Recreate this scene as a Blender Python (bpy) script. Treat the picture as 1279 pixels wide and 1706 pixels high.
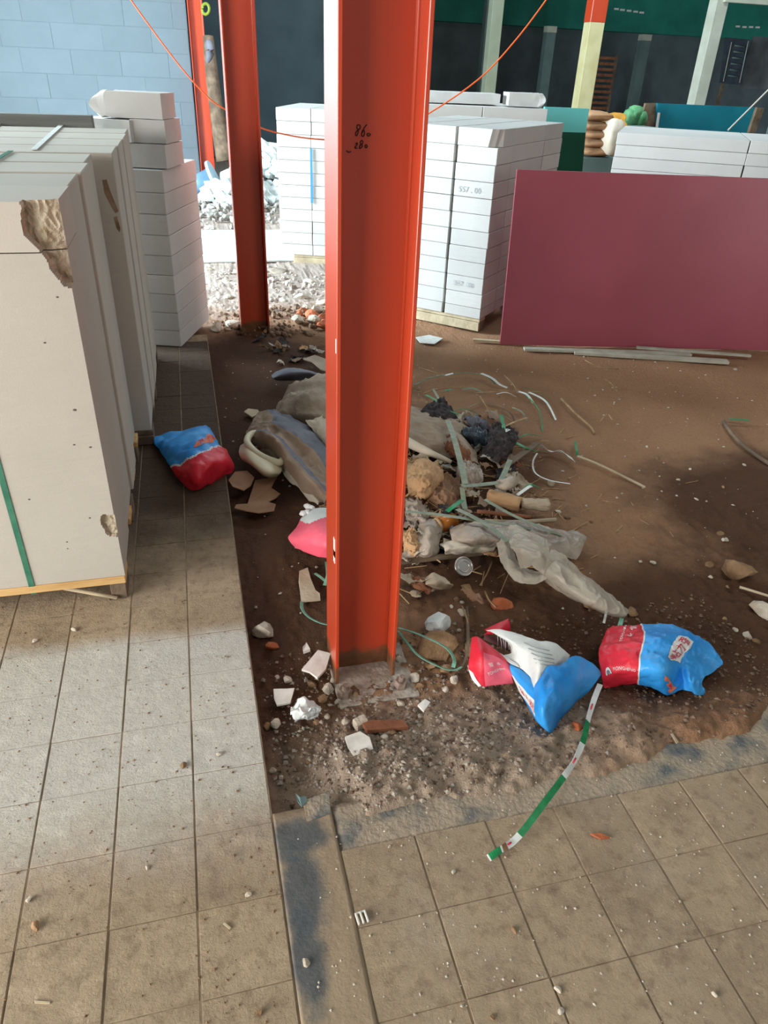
import bpy, bmesh, math, random
import numpy as np
from mathutils import Vector, Matrix, noise
rnd = random.Random(7)
sc = bpy.context.scene
C = sc.collection
for o in list(bpy.data.objects): bpy.data.objects.remove(o)

# ---------------------------------------------------------------- camera
RW = np.array([[0.96929037, -0.24313981, 0.03686758],
               [-0.09644756, -0.51375861, -0.85249631],
               [0.22621683, 0.82276067, -0.52143151]])      # world -> camera (x right, y down, z forward)
F, CX, CY, H = 1208.26, 640.0, 853.0, 1.55
cam_d = bpy.data.cameras.new('camera'); cam = bpy.data.objects.new('camera', cam_d); C.objects.link(cam)
cam_d.sensor_fit = 'VERTICAL'; cam_d.sensor_height = 36.0; cam_d.lens = F * 36.0 / 1706.0
cam_d.clip_start = 0.02; cam_d.clip_end = 200
m3 = RW.T @ np.diag([1, -1, -1])
cam.matrix_world = Matrix(((*m3[0], 0), (*m3[1], 0), (*m3[2], H), (0, 0, 0, 1)))
sc.camera = cam
def ray(x, y): return RW.T @ np.array([(x - CX) / F, (y - CY) / F, 1.0])
def G(x, y, z=0.0):
    d = ray(x, y); d = d * (z - H) / d[2]; return Vector((d[0], d[1], z))
def AY(x, y, Y):
    d = ray(x, y); d = d * Y / d[1]; return Vector((d[0], Y, d[2] + H))

# ---------------------------------------------------------------- light
sc.view_settings.view_transform = 'Standard'; sc.view_settings.look = 'None'
sc.view_settings.exposure = 0.0; sc.view_settings.gamma = 1.0; sc.view_settings.use_curve_mapping = False
w = bpy.data.worlds.new('sky'); sc.world = w; w.use_nodes = True
bg = w.node_tree.nodes['Background']; bg.inputs[0].default_value = (0.86, 0.93, 1.0, 1); bg.inputs[1].default_value = 0.55
def area(name, loc, target, sx, sy, power, col):
    d = bpy.data.lights.new(name, 'AREA'); d.shape = 'RECTANGLE'; d.size = sx; d.size_y = sy; d.energy = power; d.color = col
    o = bpy.data.objects.new(name, d); C.objects.link(o); o.location = loc
    o.rotation_euler = (Vector(target) - Vector(loc)).to_track_quat('-Z', 'Y').to_euler(); return o
# daylight through the two doorways in the left wall and the rear roof strip, plus an added overhead fill
area('daylight_far_doorway', (-4.3, 7.2, 1.8), (1.0, 6.3, 0.5), 2.6, 3.2, 1950, (0.74, 0.91, 1.0))
area('daylight_near_doorway', (-4.0, -0.5, 1.35), (0.3, 1.0, 0.3), 4.0, 2.3, 430, (0.98, 0.98, 0.95))
area('daylight_front_window', (7.3, -3.8, 2.5), (2.6, 3.2, 0.3), 4.2, 2.6, 105, (1.0, 0.96, 0.92))
area('overhead_fill', (2.7, 0.7, 4.9), (2.4, 1.2, 0), 4.0, 1.4, 62, (1.0, 0.93, 0.85))  # added fill lamp overhead, lifts the soil and tiles at the right
area('roof_light_strip_rear', (4.4, 9.2, 5.3), (4.2, 8.6, 0), 7.0, 2.4, 480, (0.78, 0.93, 1.0))

# ---------------------------------------------------------------- materials
def lin(c):
    c = [v / 255.0 for v in c]
    return tuple(v / 12.92 if v <= 0.04045 else ((v + 0.055) / 1.055) ** 2.4 for v in c) + (1.0,)
MATS = {}
def nodes_of(m): return m.node_tree.nodes, m.node_tree.links
def mat(name, c1, c2=None, scale=8.0, rough=0.8, bump=0.0, bscale=60.0, detail=6.0, metal=0.0, spec=0.3, vary=0.0, stretch=None, lo=0.35, hi=0.65):
    if name in MATS: return MATS[name]
    m = bpy.data.materials.new(name); m.use_nodes = True; N, L = nodes_of(m)
    b = N['Principled BSDF']; b.inputs['Roughness'].default_value = rough; b.inputs['Metallic'].default_value = metal
    b.inputs['Specular IOR Level'].default_value = spec
    geo = N.new('ShaderNodeNewGeometry'); pos = geo.outputs['Position']
    if stretch:
        mp = N.new('ShaderNodeMapping'); mp.inputs['Scale'].default_value = stretch; L.new(pos, mp.inputs[0]); pos = mp.outputs[0]
    out = None
    if c2:
        n = N.new('ShaderNodeTexNoise'); n.inputs['Scale'].default_value = scale; n.inputs['Detail'].default_value = detail; L.new(pos, n.inputs['Vector'])
        r = N.new('ShaderNodeValToRGB'); L.new(n.outputs[0], r.inputs[0])
        r.color_ramp.elements[0].color = lin(c1); r.color_ramp.elements[1].color = lin(c2)
        r.color_ramp.elements[0].position = lo; r.color_ramp.elements[1].position = hi
        out = r.outputs[0]
    if vary:
        oi = N.new('ShaderNodeObjectInfo'); hs = N.new('ShaderNodeHueSaturation'); mr = N.new('ShaderNodeMapRange')
        mr.inputs[3].default_value = 1 - vary; mr.inputs[4].default_value = 1 + vary; L.new(oi.outputs['Random'], mr.inputs[0]); L.new(mr.outputs[0], hs.inputs['Value'])
        if out: L.new(out, hs.inputs['Color'])
        else: hs.inputs['Color'].default_value = lin(c1)
        out = hs.outputs[0]
    if out: L.new(out, b.inputs['Base Color'])
    else: b.inputs['Base Color'].default_value = lin(c1)
    if bump:
        n2 = N.new('ShaderNodeTexNoise'); n2.inputs['Scale'].default_value = bscale; n2.inputs['Detail'].default_value = 4; L.new(pos, n2.inputs['Vector'])
        bp = N.new('ShaderNodeBump'); bp.inputs['Strength'].default_value = bump; bp.inputs['Distance'].default_value = 0.01
        L.new(n2.outputs[0], bp.inputs['Height']); L.new(bp.outputs[0], b.inputs['Normal'])
    MATS[name] = m; return m
class NT:                                                     # tiny node helper
    def __init__(s, m): s.N, s.L = nodes_of(m); s.pos = s.N.new('ShaderNodeNewGeometry').outputs['Position']
    def noise(s, scale, detail=6, stretch=None, rough=0.6):
        n = s.N.new('ShaderNodeTexNoise'); n.inputs['Scale'].default_value = scale; n.inputs['Detail'].default_value = detail; n.inputs['Roughness'].default_value = rough
        p = s.pos
        if stretch:
            mp = s.N.new('ShaderNodeMapping'); mp.inputs['Scale'].default_value = stretch; s.L.new(p, mp.inputs[0]); p = mp.outputs[0]
        s.L.new(p, n.inputs['Vector']); return n.outputs[0]
    def math(s, op, a, b=None, clamp=False):
        n = s.N.new('ShaderNodeMath'); n.operation = op; n.use_clamp = clamp
        for i, v in enumerate((a, b)):
            if v is None: continue
            if isinstance(v, (int, float)): n.inputs[i].default_value = v
            else: s.L.new(v, n.inputs[i])
        return n.outputs[0]
    def step(s, v, a, b):
        n = s.N.new('ShaderNodeMapRange'); n.interpolation_type = 'SMOOTHSTEP'
        n.inputs[1].default_value = a; n.inputs[2].default_value = b; s.L.new(v, n.inputs[0]); return n.outputs[0]
    def mix(s, f, a, b):
        n = s.N.new('ShaderNodeMix'); n.data_type = 'RGBA'
        if isinstance(f, (int, float)): n.inputs[0].default_value = f
        else: s.L.new(f, n.inputs[0])
        for i, v in ((6, a), (7, b)):
            if isinstance(v, tuple): n.inputs[i].default_value = v
            else: s.L.new(v, n.inputs[i])
        return n.outputs[2]
    def axes(s):
        n = s.N.new('ShaderNodeSeparateXYZ'); s.L.new(s.pos, n.inputs[0]); return n.outputs
    def blob(s, x, y, rx, ry, edge=0.5, wob=0.6, nscale=5):
        """soft-edged, noise-bordered patch centred at x, y"""
        ax = s.axes(); dx = s.math('DIVIDE', s.math('SUBTRACT', ax[0], x), rx); dy = s.math('DIVIDE', s.math('SUBTRACT', ax[1], y), ry)
        d = s.math('SQRT', s.math('ADD', s.math('MULTIPLY', dx, dx), s.math('MULTIPLY', dy, dy)))
        d = s.math('ADD', d, s.math('MULTIPLY', s.math('SUBTRACT', s.noise(nscale), 0.5), wob * 2))
        return s.math('SUBTRACT', 1.0, s.step(d, 1 - edge, 1 + edge))
    def bump(s, h, strength, dist=0.01):
        b = s.N.new('ShaderNodeBump'); b.inputs['Strength'].default_value = strength; b.inputs['Distance'].default_value = dist
        s.L.new(h, b.inputs['Height']); s.L.new(b.outputs[0], s.N['Principled BSDF'].inputs['Normal'])
    def col(s, c): s.L.new(c, s.N['Principled BSDF'].inputs['Base Color'])
def newmat(name, rough=0.85, spec=0.3):
    m = bpy.data.materials.new(name); m.use_nodes = True; b = m.node_tree.nodes['Principled BSDF']
    b.inputs['Roughness'].default_value = rough; b.inputs['Specular IOR Level'].default_value = spec; MATS[name] = m; return m

# tiles: tan, paler over the part in front of the pallet
def tile_material(name, dusty):
    m = newmat(name, 0.8, 0.25); t = NT(m)
    base = t.mix(t.noise(3.0), lin((158, 136, 110)), lin((190, 168, 140)))
    base = t.mix(t.math('MULTIPLY', t.step(t.noise(30, 8), 0.48, 0.7), 0.5), base, lin((124, 101, 78)))
    base = t.mix(t.math('MULTIPLY', t.step(t.noise(7, 10, None, .7), 0.5, 0.72), 0.45), base, lin((118, 98, 80)))
    oi = t.N.new('ShaderNodeObjectInfo'); mr = t.N.new('ShaderNodeMapRange'); mr.inputs[3].default_value = 0.93; mr.inputs[4].default_value = 1.06; t.L.new(oi.outputs['Random'], mr.inputs[0])
    hs = t.N.new('ShaderNodeHueSaturation'); t.L.new(mr.outputs[0], hs.inputs['Value']); t.L.new(base, hs.inputs['Color']); base = hs.outputs[0]
    if dusty:  # left tiles: paler band in front of the pallet
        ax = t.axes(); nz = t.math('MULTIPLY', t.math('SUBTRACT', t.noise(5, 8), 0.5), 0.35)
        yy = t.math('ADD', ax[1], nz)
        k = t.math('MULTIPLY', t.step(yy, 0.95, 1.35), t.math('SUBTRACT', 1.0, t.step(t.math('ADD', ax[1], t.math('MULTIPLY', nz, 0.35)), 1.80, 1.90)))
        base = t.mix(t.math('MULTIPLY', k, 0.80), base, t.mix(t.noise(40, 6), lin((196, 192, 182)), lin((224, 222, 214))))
        dark = t.step(t.math('ADD', ax[1], t.math('MULTIPLY', nz, 1.6)), 1.95, 2.75)  # dirt plus painted shade, deeper towards the rear tiles
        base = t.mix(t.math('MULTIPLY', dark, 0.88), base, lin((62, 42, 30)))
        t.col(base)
    else:
        base = t.mix(t.math('MULTIPLY', t.step(t.noise(4, 8), 0.5, 0.7), 0.25), base, lin((182, 170, 152))); t.col(base)
    h = t.math('ADD', t.math('MULTIPLY', t.noise(170, 5), 0.8), t.math('MULTIPLY', t.step(t.noise(22, 9, None, .75), .35, .8), 1.4)); t.bump(h, 0.75, 0.007)
    return m
M_tileL = tile_material('graded_floor_tile', True); M_tileR = tile_material('tan_floor_tile', False)
# soil
def soil():
    m = newmat('soil', 0.92, 0.2); t = NT(m); ax = t.axes()
    base = t.mix(t.noise(2.5, 8), lin((142, 104, 78)), lin((172, 132, 100)))
    base = t.mix(t.math('MULTIPLY', t.step(t.noise(60, 8), 0.52, 0.7), 0.3), base, lin((108, 80, 62)))
    # dark damp soil, with shade by the heap and stacks painted in
    for x, y, rx, ry, wob, k in ((2.45, 2.25, 0.62, 0.5, 0.35, 0.85), (1.55, 1.58, 0.85, 0.40, 0.25, 0.85), (0.85, 2.45, 0.5, 0.65, 0.35, 0.8),
                            (0.1, 2.3, 0.36, 1.2, 0.3, 0.85), (0.3, 4.0, 0.75, 1.15, 0.3, 0.9), (1.3, 2.9, .4, .3, .3, .6)):
        s = t.blob(x, y, rx, ry, 0.35, wob); base = t.mix(t.math('MULTIPLY', s, k), base, t.mix(t.noise(9, 6), lin((50, 29, 20)), lin((72, 44, 30))))
    # grey cement and block dust in front of the column
    s = t.blob(0.55, 1.20, 0.52, 0.25, 0.45, 0.4, 6); base = t.mix(t.math('MULTIPLY', s, 0.85), base, t.mix(t.noise(45, 8), lin((136, 116, 98)), lin((178, 162, 144))))
    # pale rubble-covered ground near the far doorway
    far = t.step(t.math('ADD', ax[1], t.math('MULTIPLY', t.math('SUBTRACT', t.noise(3), 0.5), 0.8)), 5.0, 5.9)
    far = t.math('MULTIPLY', far, t.math('SUBTRACT', 1.0, t.step(ax[0], 1.3, 2.2)))
    base = t.mix(t.math('MULTIPLY', far, 0.8), base, t.mix(t.noise(14, 8), lin((132, 118, 108)), lin((196, 186, 178))))
    t.col(base); t.bump(t.math('ADD', t.noise(60, 8), t.math('MULTIPLY', t.noise(200, 4), 0.5)), 0.8, 0.012); return m
M_soil = soil()
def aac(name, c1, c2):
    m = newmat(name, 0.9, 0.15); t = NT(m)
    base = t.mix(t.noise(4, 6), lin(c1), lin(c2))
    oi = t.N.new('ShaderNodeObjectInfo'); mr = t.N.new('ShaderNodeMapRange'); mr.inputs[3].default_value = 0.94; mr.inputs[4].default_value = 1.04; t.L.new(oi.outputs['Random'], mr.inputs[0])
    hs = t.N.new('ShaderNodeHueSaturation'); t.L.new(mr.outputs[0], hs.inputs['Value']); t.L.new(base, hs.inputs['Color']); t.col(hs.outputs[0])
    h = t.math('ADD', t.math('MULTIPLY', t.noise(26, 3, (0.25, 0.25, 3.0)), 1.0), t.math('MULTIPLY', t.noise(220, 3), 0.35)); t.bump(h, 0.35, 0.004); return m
M_aac = aac('aerated_concrete', (190, 186, 181), (206, 203, 198))
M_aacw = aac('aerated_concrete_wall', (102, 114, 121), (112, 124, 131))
M_aacl = aac('aerated_concrete_warm', (174, 166, 154), (188, 180, 168))
M_aacr = mat('broken_aerated_concrete', (176, 158, 132), (208, 194, 172), 18, 0.95, 0.9, 70)
def red_steel():
    m = newmat('red_oxide_paint', 0.40, 0.5); m.node_tree.nodes['Principled BSDF'].inputs['Coat Weight'].default_value = 0.7; m.node_tree.nodes['Principled BSDF'].inputs['Coat Roughness'].default_value = 0.32; t = NT(m); ax = t.axes()
    base = t.mix(t.noise(3, 5, (1, 1, 0.15)), lin((180, 58, 28)), lin((196, 68, 34)))
    k = t.math('SUBTRACT', 1.0, t.step(t.math('ADD', ax[2], t.math('MULTIPLY', t.math('SUBTRACT', t.noise(18, 6), 0.5), 0.10)), 0.0, 0.035))
    base = t.mix(t.math('MULTIPLY', k, 0.92), base, t.mix(t.noise(40, 6), lin((60, 40, 26)), lin((132, 92, 56)))); t.col(base)
    t.bump(t.noise(90, 3), 0.05, 0.003); return m
M_red = red_steel()
M_wood = mat('pallet_wood', (188, 146, 92), (214, 176, 120), 12, 0.75, 0.3, 40, stretch=(0.4, 3, 3))
M_woodd = mat('weathered_wood', (92, 76, 62), (128, 108, 88), 10, 0.85, 0.4, 50)
M_woodp = mat('pale_bare_wood', (168, 150, 122), (196, 178, 148), 10, 0.8, 0.3, 50)
M_woodr = mat('reddish_stick_wood', (122, 74, 52), (150, 98, 68), 14, 0.8, 0.3, 60)
M_board = mat('maroon_film_faced_ply', (152, 70, 82), (162, 78, 92), 1.5, 0.34, 0.04, 30, spec=0.5)
M_conc = mat('pale_concrete', (206, 206, 202), (228, 228, 224), 6, 0.9, 0.3, 60)
M_mortar = mat('grey_mortar', (92, 96, 98), (158, 142, 122), 9, 0.9, 0.6, 80, lo=0.34, hi=0.52)
M_membr = mat('dusty_membrane', (66, 72, 76), (152, 132, 108), 6, 0.8, 0.4, 70, lo=0.36, hi=0.52)
M_dark = mat('dark_cladding', (82, 92, 94), (96, 108, 110), 2, 0.7)
M_green = mat('green_cladding', (34, 116, 100), (44, 134, 116), 2, 0.6)
M_pale = mat('pale_painted_steel', (176, 178, 162), (192, 194, 178), 4, 0.6)
M_yel = mat('cream_painted_steel', (184, 174, 128), (198, 190, 146), 4, 0.6)
M_greypost = mat('grey_post_paint', (96, 116, 112), (110, 128, 124), 4, 0.7)
M_strap = mat('grey_green_strap', (118, 126, 106), (142, 148, 126), 30, 0.55, 0.1, 90)
M_strapg = mat('bright_green_strap', (20, 110, 62), (38, 138, 84), 30, 0.45)
M_strapt = mat('turquoise_strap', (96, 150, 126), (128, 176, 152), 30, 0.45)
M_strapw = mat('white_strap', (206, 208, 202), (226, 226, 220), 30, 0.5)
M_strapd = mat('dark_green_strap', (52, 106, 84), (68, 122, 98), 30, 0.5)
M_card = mat('cardboard', (132, 98, 74), (152, 116, 90), 10, 0.9, 0.2, 80)
M_cardp = mat('pale_card', (176, 156, 132), (194, 176, 152), 10, 0.9, 0.2, 80)
M_stone = mat('pale_stone', (176, 160, 140), (212, 200, 184), 18, 0.9, 0.5, 90, vary=0.15)
M_stoneb = mat('brown_stone', (116, 88, 62), (160, 128, 96), 14, 0.9, 0.5, 90, vary=0.15)
M_brick = mat('brick_shard', (164, 88, 56), (186, 108, 74), 14, 0.9, 0.4, 90)
M_sherd = mat('white_tile_shard', (206, 198, 188), (226, 220, 212), 26, 0.6, 0.1, 60)
M_burlap = mat('grey_beige_sacking', (150, 130, 112), (174, 154, 136), 6, 0.9, 0.3, 160)
M_ivory = mat('ivory_sheet', (190, 176, 156), (206, 192, 174), 6, 0.85, 0.15, 60)
M_cream = mat('cream_plastic', (206, 192, 162), (218, 206, 178), 6, 0.5)
M_kraft = mat('kraft_paper', (172, 132, 94), (196, 156, 116), 6, 0.85, 0.3, 40)
M_amber = mat('amber_plastic', (164, 92, 24), (186, 110, 34), 8, 0.25, spec=0.6)
M_tin = mat('tin_plate', (196, 190, 184), None, rough=0.28, metal=0.9)
M_steelr = mat('rusty_bolt', (110, 88, 76), (156, 136, 124), 40, 0.7, 0.3, 100)
M_orange = mat('orange_cable', (238, 100, 44), None, rough=0.5)
M_rope = mat('pale_rope', (178, 172, 160), None, rough=0.8)
M_rag = mat('dark_purple_lint', (46, 40, 40), (84, 76, 76), 30, 0.95, 0.8, 120)
M_straw = mat('dry_straw', (142, 112, 80), (176, 146, 108), 20, 0.85, vary=0.2)
M_ink = mat('dark_marker_ink', (62, 12, 8), None, rough=0.6)
M_faint = mat('faint_grey_stamp', (168, 172, 174), None, rough=0.9)
M_white = mat('white_print', (232, 226, 222), None, rough=0.6)
M_redp = mat('red_print', (206, 44, 76), None, rough=0.6)
M_orgp = mat('orange_print', (214, 120, 90), None, rough=0.6)
M_blackp = mat('grey_print', (120, 122, 128), None, rough=0.6)
M_bagred = mat('red_woven_plastic', (200, 26, 46), (218, 44, 62), 5, 0.45, 0.12, 120, spec=0.4)
M_bagblue = mat('blue_woven_plastic', (30, 136, 214), (70, 168, 236), 5, 0.42, 0.12, 120, spec=0.4)
M_bagwhite = mat('white_woven_plastic', (206, 208, 204), (226, 226, 222), 5, 0.55, 0.15, 120)
M_baginner = mat('maroon_bag_lining', (92, 52, 56), (110, 66, 68), 8, 0.7)
M_bagpink = mat('faded_pink_bag', (226, 84, 104), (234, 104, 122), 5, 0.5, 0.1, 120)
M_bluegrey = mat('blue_grey_tarp', (94, 94, 104), (120, 118, 126), 6, 0.7, 0.2, 60)
M_browntarp = mat('brown_tarp', (132, 108, 90), (160, 138, 118), 7, 0.75, 0.2, 60)
M_dgreenlit = mat('green_board_lit_top', (120, 226, 220), (130, 232, 228), 3, 0.5)  # lit tone of the green board, painted
M_dgreen = mat('dark_green_board', (14, 78, 58), (20, 90, 68), 3, 0.5)
M_bluepan = mat('petrol_blue_panel', (20, 112, 130), (28, 124, 142), 3, 0.5)
M_sack = mat('brown_paper_sack', (150, 112, 80), (170, 130, 96), 8, 0.85, 0.2, 60)
M_ochre = mat('ochre_cloth', (190, 132, 40), (204, 150, 62), 8, 0.85)
M_pipe = mat('blue_grey_pvc', (92, 122, 152), (110, 140, 168), 5, 0.35)
M_rubw = mat('white_rubble', (200, 206, 204), (222, 226, 224), 9, 0.9, 0.5, 60, vary=0.1)
def film():
    m = newmat('clear_plastic_film', 0.28, 0.5); N, L = nodes_of(m); b = N['Principled BSDF']
    t = NT(m); t.col(t.mix(t.noise(12, 5), lin((196, 182, 162)), lin((222, 212, 196))))
    b.inputs['Alpha'].default_value = 0.58; t.bump(t.noise(38, 6), 0.5, 0.01); return m
M_film = film()
M_filmt = mat('thin_grey_film', (150, 134, 120), (182, 166, 150), 10, 0.4, 0.4, 40)

# ---------------------------------------------------------------- mesh helpers
def tag(o, label=None, cat=None, group=None, kind=None):
    if label: o['label'] = label
    if cat: o['category'] = cat
    if group: o['group'] = group
    if kind: o['kind'] = kind
    return o
def link(name, me, m=None, parent=None, smooth=False):
    o = bpy.data.objects.new(name, me); C.objects.link(o)
    if m is not None and not me.materials: me.materials.append(m)
    if smooth:
        for p in me.polygons: p.use_smooth = True
    if parent is not None: o.parent = parent
    return o
def empty(name, loc=(0, 0, 0), rz=0.0):
    o = bpy.data.objects.new(name, None); C.objects.link(o); o.location = loc; o.rotation_euler = (0, 0, rz); o.empty_display_size = 0.05; return o
def mesh(name, v, f):
    me = bpy.data.meshes.new(name); me.from_pydata([tuple(p) for p in v], [], f); me.update(); return me
def bm_mesh(name, bm):
    bmesh.ops.recalc_face_normals(bm, faces=bm.faces); me = bpy.data.meshes.new(name); bm.to_mesh(me); bm.free(); return me
def box_bm(x0, x1, y0, y1, z0, z1, bev=0.0, bm=None):
    new = bm is None
    bm = bm or bmesh.new()
    r = bmesh.ops.create_cube(bm, size=1.0)
    for v in r['verts']: v.co = Vector((x0 + (v.co.x + .5) * (x1 - x0), y0 + (v.co.y + .5) * (y1 - y0), z0 + (v.co.z + .5) * (z1 - z0)))
    if bev and new: bmesh.ops.bevel(bm, geom=bm.edges[:], offset=bev, segments=1, affect='EDGES')
    return bm
def box(name, x0, x1, y0, y1, z0, z1, m, parent=None, bev=0.0):
    return link(name, bm_mesh(name, box_bm(x0, x1, y0, y1, z0, z1, bev)), m, parent)
def prism(name, pts, thick, m, parent=None, warp=0.0, seed=0):
    """thin polygon plate: pts are 3D points (roughly planar), extruded upward by thick"""
    bm = bmesh.new(); n = len(pts); rr = random.Random(seed)
    q = [Vector(p) + Vector((0, 0, rr.uniform(-warp, warp))) for p in pts]
    a = [bm.verts.new(p) for p in q]; b = [bm.verts.new(p + Vector((0, 0, thick))) for p in q]
    bm.faces.new(a); bm.faces.new(list(reversed(b)))
    for i in range(n): bm.faces.new((a[i], a[(i + 1) % n], b[(i + 1) % n], b[i]))
    return link(name, bm_mesh(name, bm), m, parent)
def tube(name, pts, rad, m, parent=None, seg=8, taper=None, caps=True):
    pts = [Vector(p) for p in pts]; n = len(pts); v = []; f = []
    for i, p in enumerate(pts):
        d = (pts[min(i + 1, n - 1)] - pts[max(i - 1, 0)]).normalized()
        u = d.cross(Vector((0, 0, 1))); u = u.normalized() if u.length > 1e-4 else Vector((1, 0, 0)); w_ = u.cross(d)
        r = rad if taper is None else rad * taper[i]
        for k in range(seg):
            a = 2 * math.pi * k / seg; v.append(p + u * math.cos(a) * r + w_ * math.sin(a) * r)
    for i in range(n - 1):
        for k in range(seg): f.append((i * seg + k, i * seg + (k + 1) % seg, (i + 1) * seg + (k + 1) % seg, (i + 1) * seg + k))
    if caps: f.append(tuple(range(seg - 1, -1, -1))); f.append(tuple((n - 1) * seg + k for k in range(seg)))
    return link(name, mesh(name, v, f), m, parent, True)
def cr(p0, p1, p2, p3, t):
    return 0.5 * ((2 * p1) + (p2 - p0) * t + (2 * p0 - 5 * p1 + 4 * p2 - p3) * t * t + (3 * p1 - p0 - 3 * p2 + p3) * t ** 3)
def spline(P, s):
    n = len(P); x = min(max(s, 0.0), 1.0) * (n - 1); i = min(int(x), n - 2); t = x - i
    return cr(P[max(i - 1, 0)], P[i], P[i + 1], P[min(i + 2, n - 1)], t)
def smooth_pts(P, n): P = [Vector(p) for p in P]; return [spline(P, i / (n - 1)) for i in range(n)]
def ribbon(name, P, width, m, parent=None, n=28, thick=0.0015, tilt=0.0, mats=None):
    """flat strap along a path; tilt turns it on edge (radians, or a list along the path)"""
    S = smooth_pts(P, n); v = []; f = []
    for i, p in enumerate(S):
        d = (S[min(i + 1, n - 1)] - S[max(i - 1, 0)]).normalized(); u = d.cross(Vector((0, 0, 1)))
        u = u.normalized() if u.length > 1e-4 else Vector((1, 0, 0)); up = u.cross(d)
        t = tilt if not isinstance(tilt, (list, tuple)) else spline([Vector((a, 0, 0)) for a in tilt], i / (n - 1)).x
        s = u * math.cos(t) + up * math.sin(t); q = s.cross(d).normalized()
        for a, b in ((-1, -1), (1, -1), (1, 1), (-1, 1)): v.append(p + s * a * width / 2 + q * b * thick / 2)
    for i in range(n - 1):
        for k in range(4): f.append((i * 4 + k, i * 4 + (k + 1) % 4, (i + 1) * 4 + (k + 1) % 4, (i + 1) * 4 + k))
    f.append((3, 2, 1, 0)); b = (n - 1) * 4; f.append((b, b + 1, b + 2, b + 3))
    me = mesh(name, v, f)
    if mats:
        for mm, _ in mats[0]: me.materials.append(mm)
        for i in range(n - 1):
            k = mats[1](i / (n - 1))
            for q in range(4): me.polygons[i * 4 + q].material_index = k
    return link(name, me, m, parent)
def surf(grid, amp=0.004, freq=22.0, seed=0, fold=0.0, crease=0.0):
    R = [[Vector(p) for p in row] for row in grid]; off = Vector((seed * 3.7, seed * 1.3, seed * 2.1))
    def S(u, v):
        p = spline([spline(r, u) for r in R], v)
        q = p * freq + off
        d = noise.noise_vector(q) * amp + noise.noise_vector(q * 2.3) * amp * 0.45
        if crease:
            d = d + Vector((0, 0, crease * ((1 - abs(noise.noise(q * 1.5 + off))) ** 4 - .35 + .5 * (1 - abs(noise.noise(q * 3.1))) ** 4)))
        if fold: d = d + Vector((0, 0, (abs(noise.noise(q * 0.55)) - 0.25) * fold))
        return p + d
    return S
def cloth(name, S, nu, nv, m, parent=None, thick=0.002, matf=None, mats=None, keep=None, align=None):
    v = []; f = []; mi = []
    if align:
        fr, sp = align; S0 = S
        S = lambda u, w: S0(u / fr * sp(w) if u <= fr else sp(w) + (u - fr) / (1 - fr) * (1 - sp(w)), w)
    for j in range(nv + 1):
        for i in range(nu + 1): v.append(S(i / nu, j / nv))
    for j in range(nv):
        for i in range(nu):
            if keep and not keep((i + .5) / nu, (j + .5) / nv): continue
            a = j * (nu + 1) + i; f.append((a, a + nu + 1, a + nu + 2, a + 1)); mi.append(matf((i + .5) / nu, (j + .5) / nv) if matf else 0)
    me = mesh(name, v, f)
    for mm in (mats or [m]): me.materials.append(mm)
    me.polygons.foreach_set('material_index', mi)
    for p in me.polygons: p.use_smooth = True
    o = link(name, me, None, parent)
    if thick:
        md = o.modifiers.new('thickness', 'SOLIDIFY'); md.thickness = thick; md.offset = -1
    return o
def Snormal(S, u, v, e=0.004):
    a = S(min(u + e, 1), v) - S(max(u - e, 0), v); b = S(u, min(v + e, 1)) - S(u, max(v - e, 0)); n = a.cross(b)
    if n.z < 0: n = -n
    return n.normalized() if n.length > 1e-9 else Vector((0, 0, 1))
_fonts = {}
def text_tris(txt):
    cu = bpy.data.curves.new('lettering', 'FONT'); cu.body = txt; cu.resolution_u = 2; cu.align_x = 'CENTER'
    o = bpy.data.objects.new('lettering', cu); C.objects.link(o); bpy.context.view_layer.update()
    me = bpy.data.meshes.new_from_object(o.evaluated_get(bpy.context.evaluated_depsgraph_get())); bpy.data.objects.remove(o)
    v = [(p.co.x, p.co.y) for p in me.vertices]; f = [tuple(p.vertices) for p in me.polygons]; bpy.data.meshes.remove(me); return v, f
def print_text(name, S, txt, u0, v0, su, sv, rot, m, parent, lift=0.0022):
    """lettering laid on the surface S; su, sv = size of one em in u and v"""
    v, f = text_tris(txt); c, s = math.cos(rot), math.sin(rot); out = []
    for x, y in v:
        y -= 0.35; u = min(max(u0 + (x * c - y * s) * su, 0), 1); w_ = min(max(v0 - (x * s + y * c) * sv, 0), 1)
        out.append(S(u, w_) + Snormal(S, u, w_) * lift)
    return link(name, mesh(name, out, f), m, parent)
def print_patch(name, S, quad, m, parent, n=10, k=5, lift=0.0014):
    v = []; f = []
    for j in range(k + 1):
        for i in range(n + 1):
            a, b = i / n, j / k
            q = [(1 - b) * ((1 - a) * quad[0][d] + a * quad[1][d]) + b * ((1 - a) * quad[3][d] + a * quad[2][d]) for d in (0, 1)]
            v.append(S(*q) + Snormal(S, *q) * lift)
    for j in range(k):
        for i in range(n): x = j * (n + 1) + i; f.append((x, x + n + 1, x + n + 2, x + 1))
    return link(name, mesh(name, v, f), m, parent)
def flat_text(name, txt, origin, ux, uy, size, m, parent=None):
    """lettering on a flat face: origin = centre, ux / uy = unit vectors to the right and up"""
    v, f = text_tris(txt); o = Vector(origin); ux, uy = Vector(ux), Vector(uy)
    return link(name, mesh(name, [o + ux * x * size + uy * (y - .35) * size for x, y in v], f), m, parent)
ROCKS = {}
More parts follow.
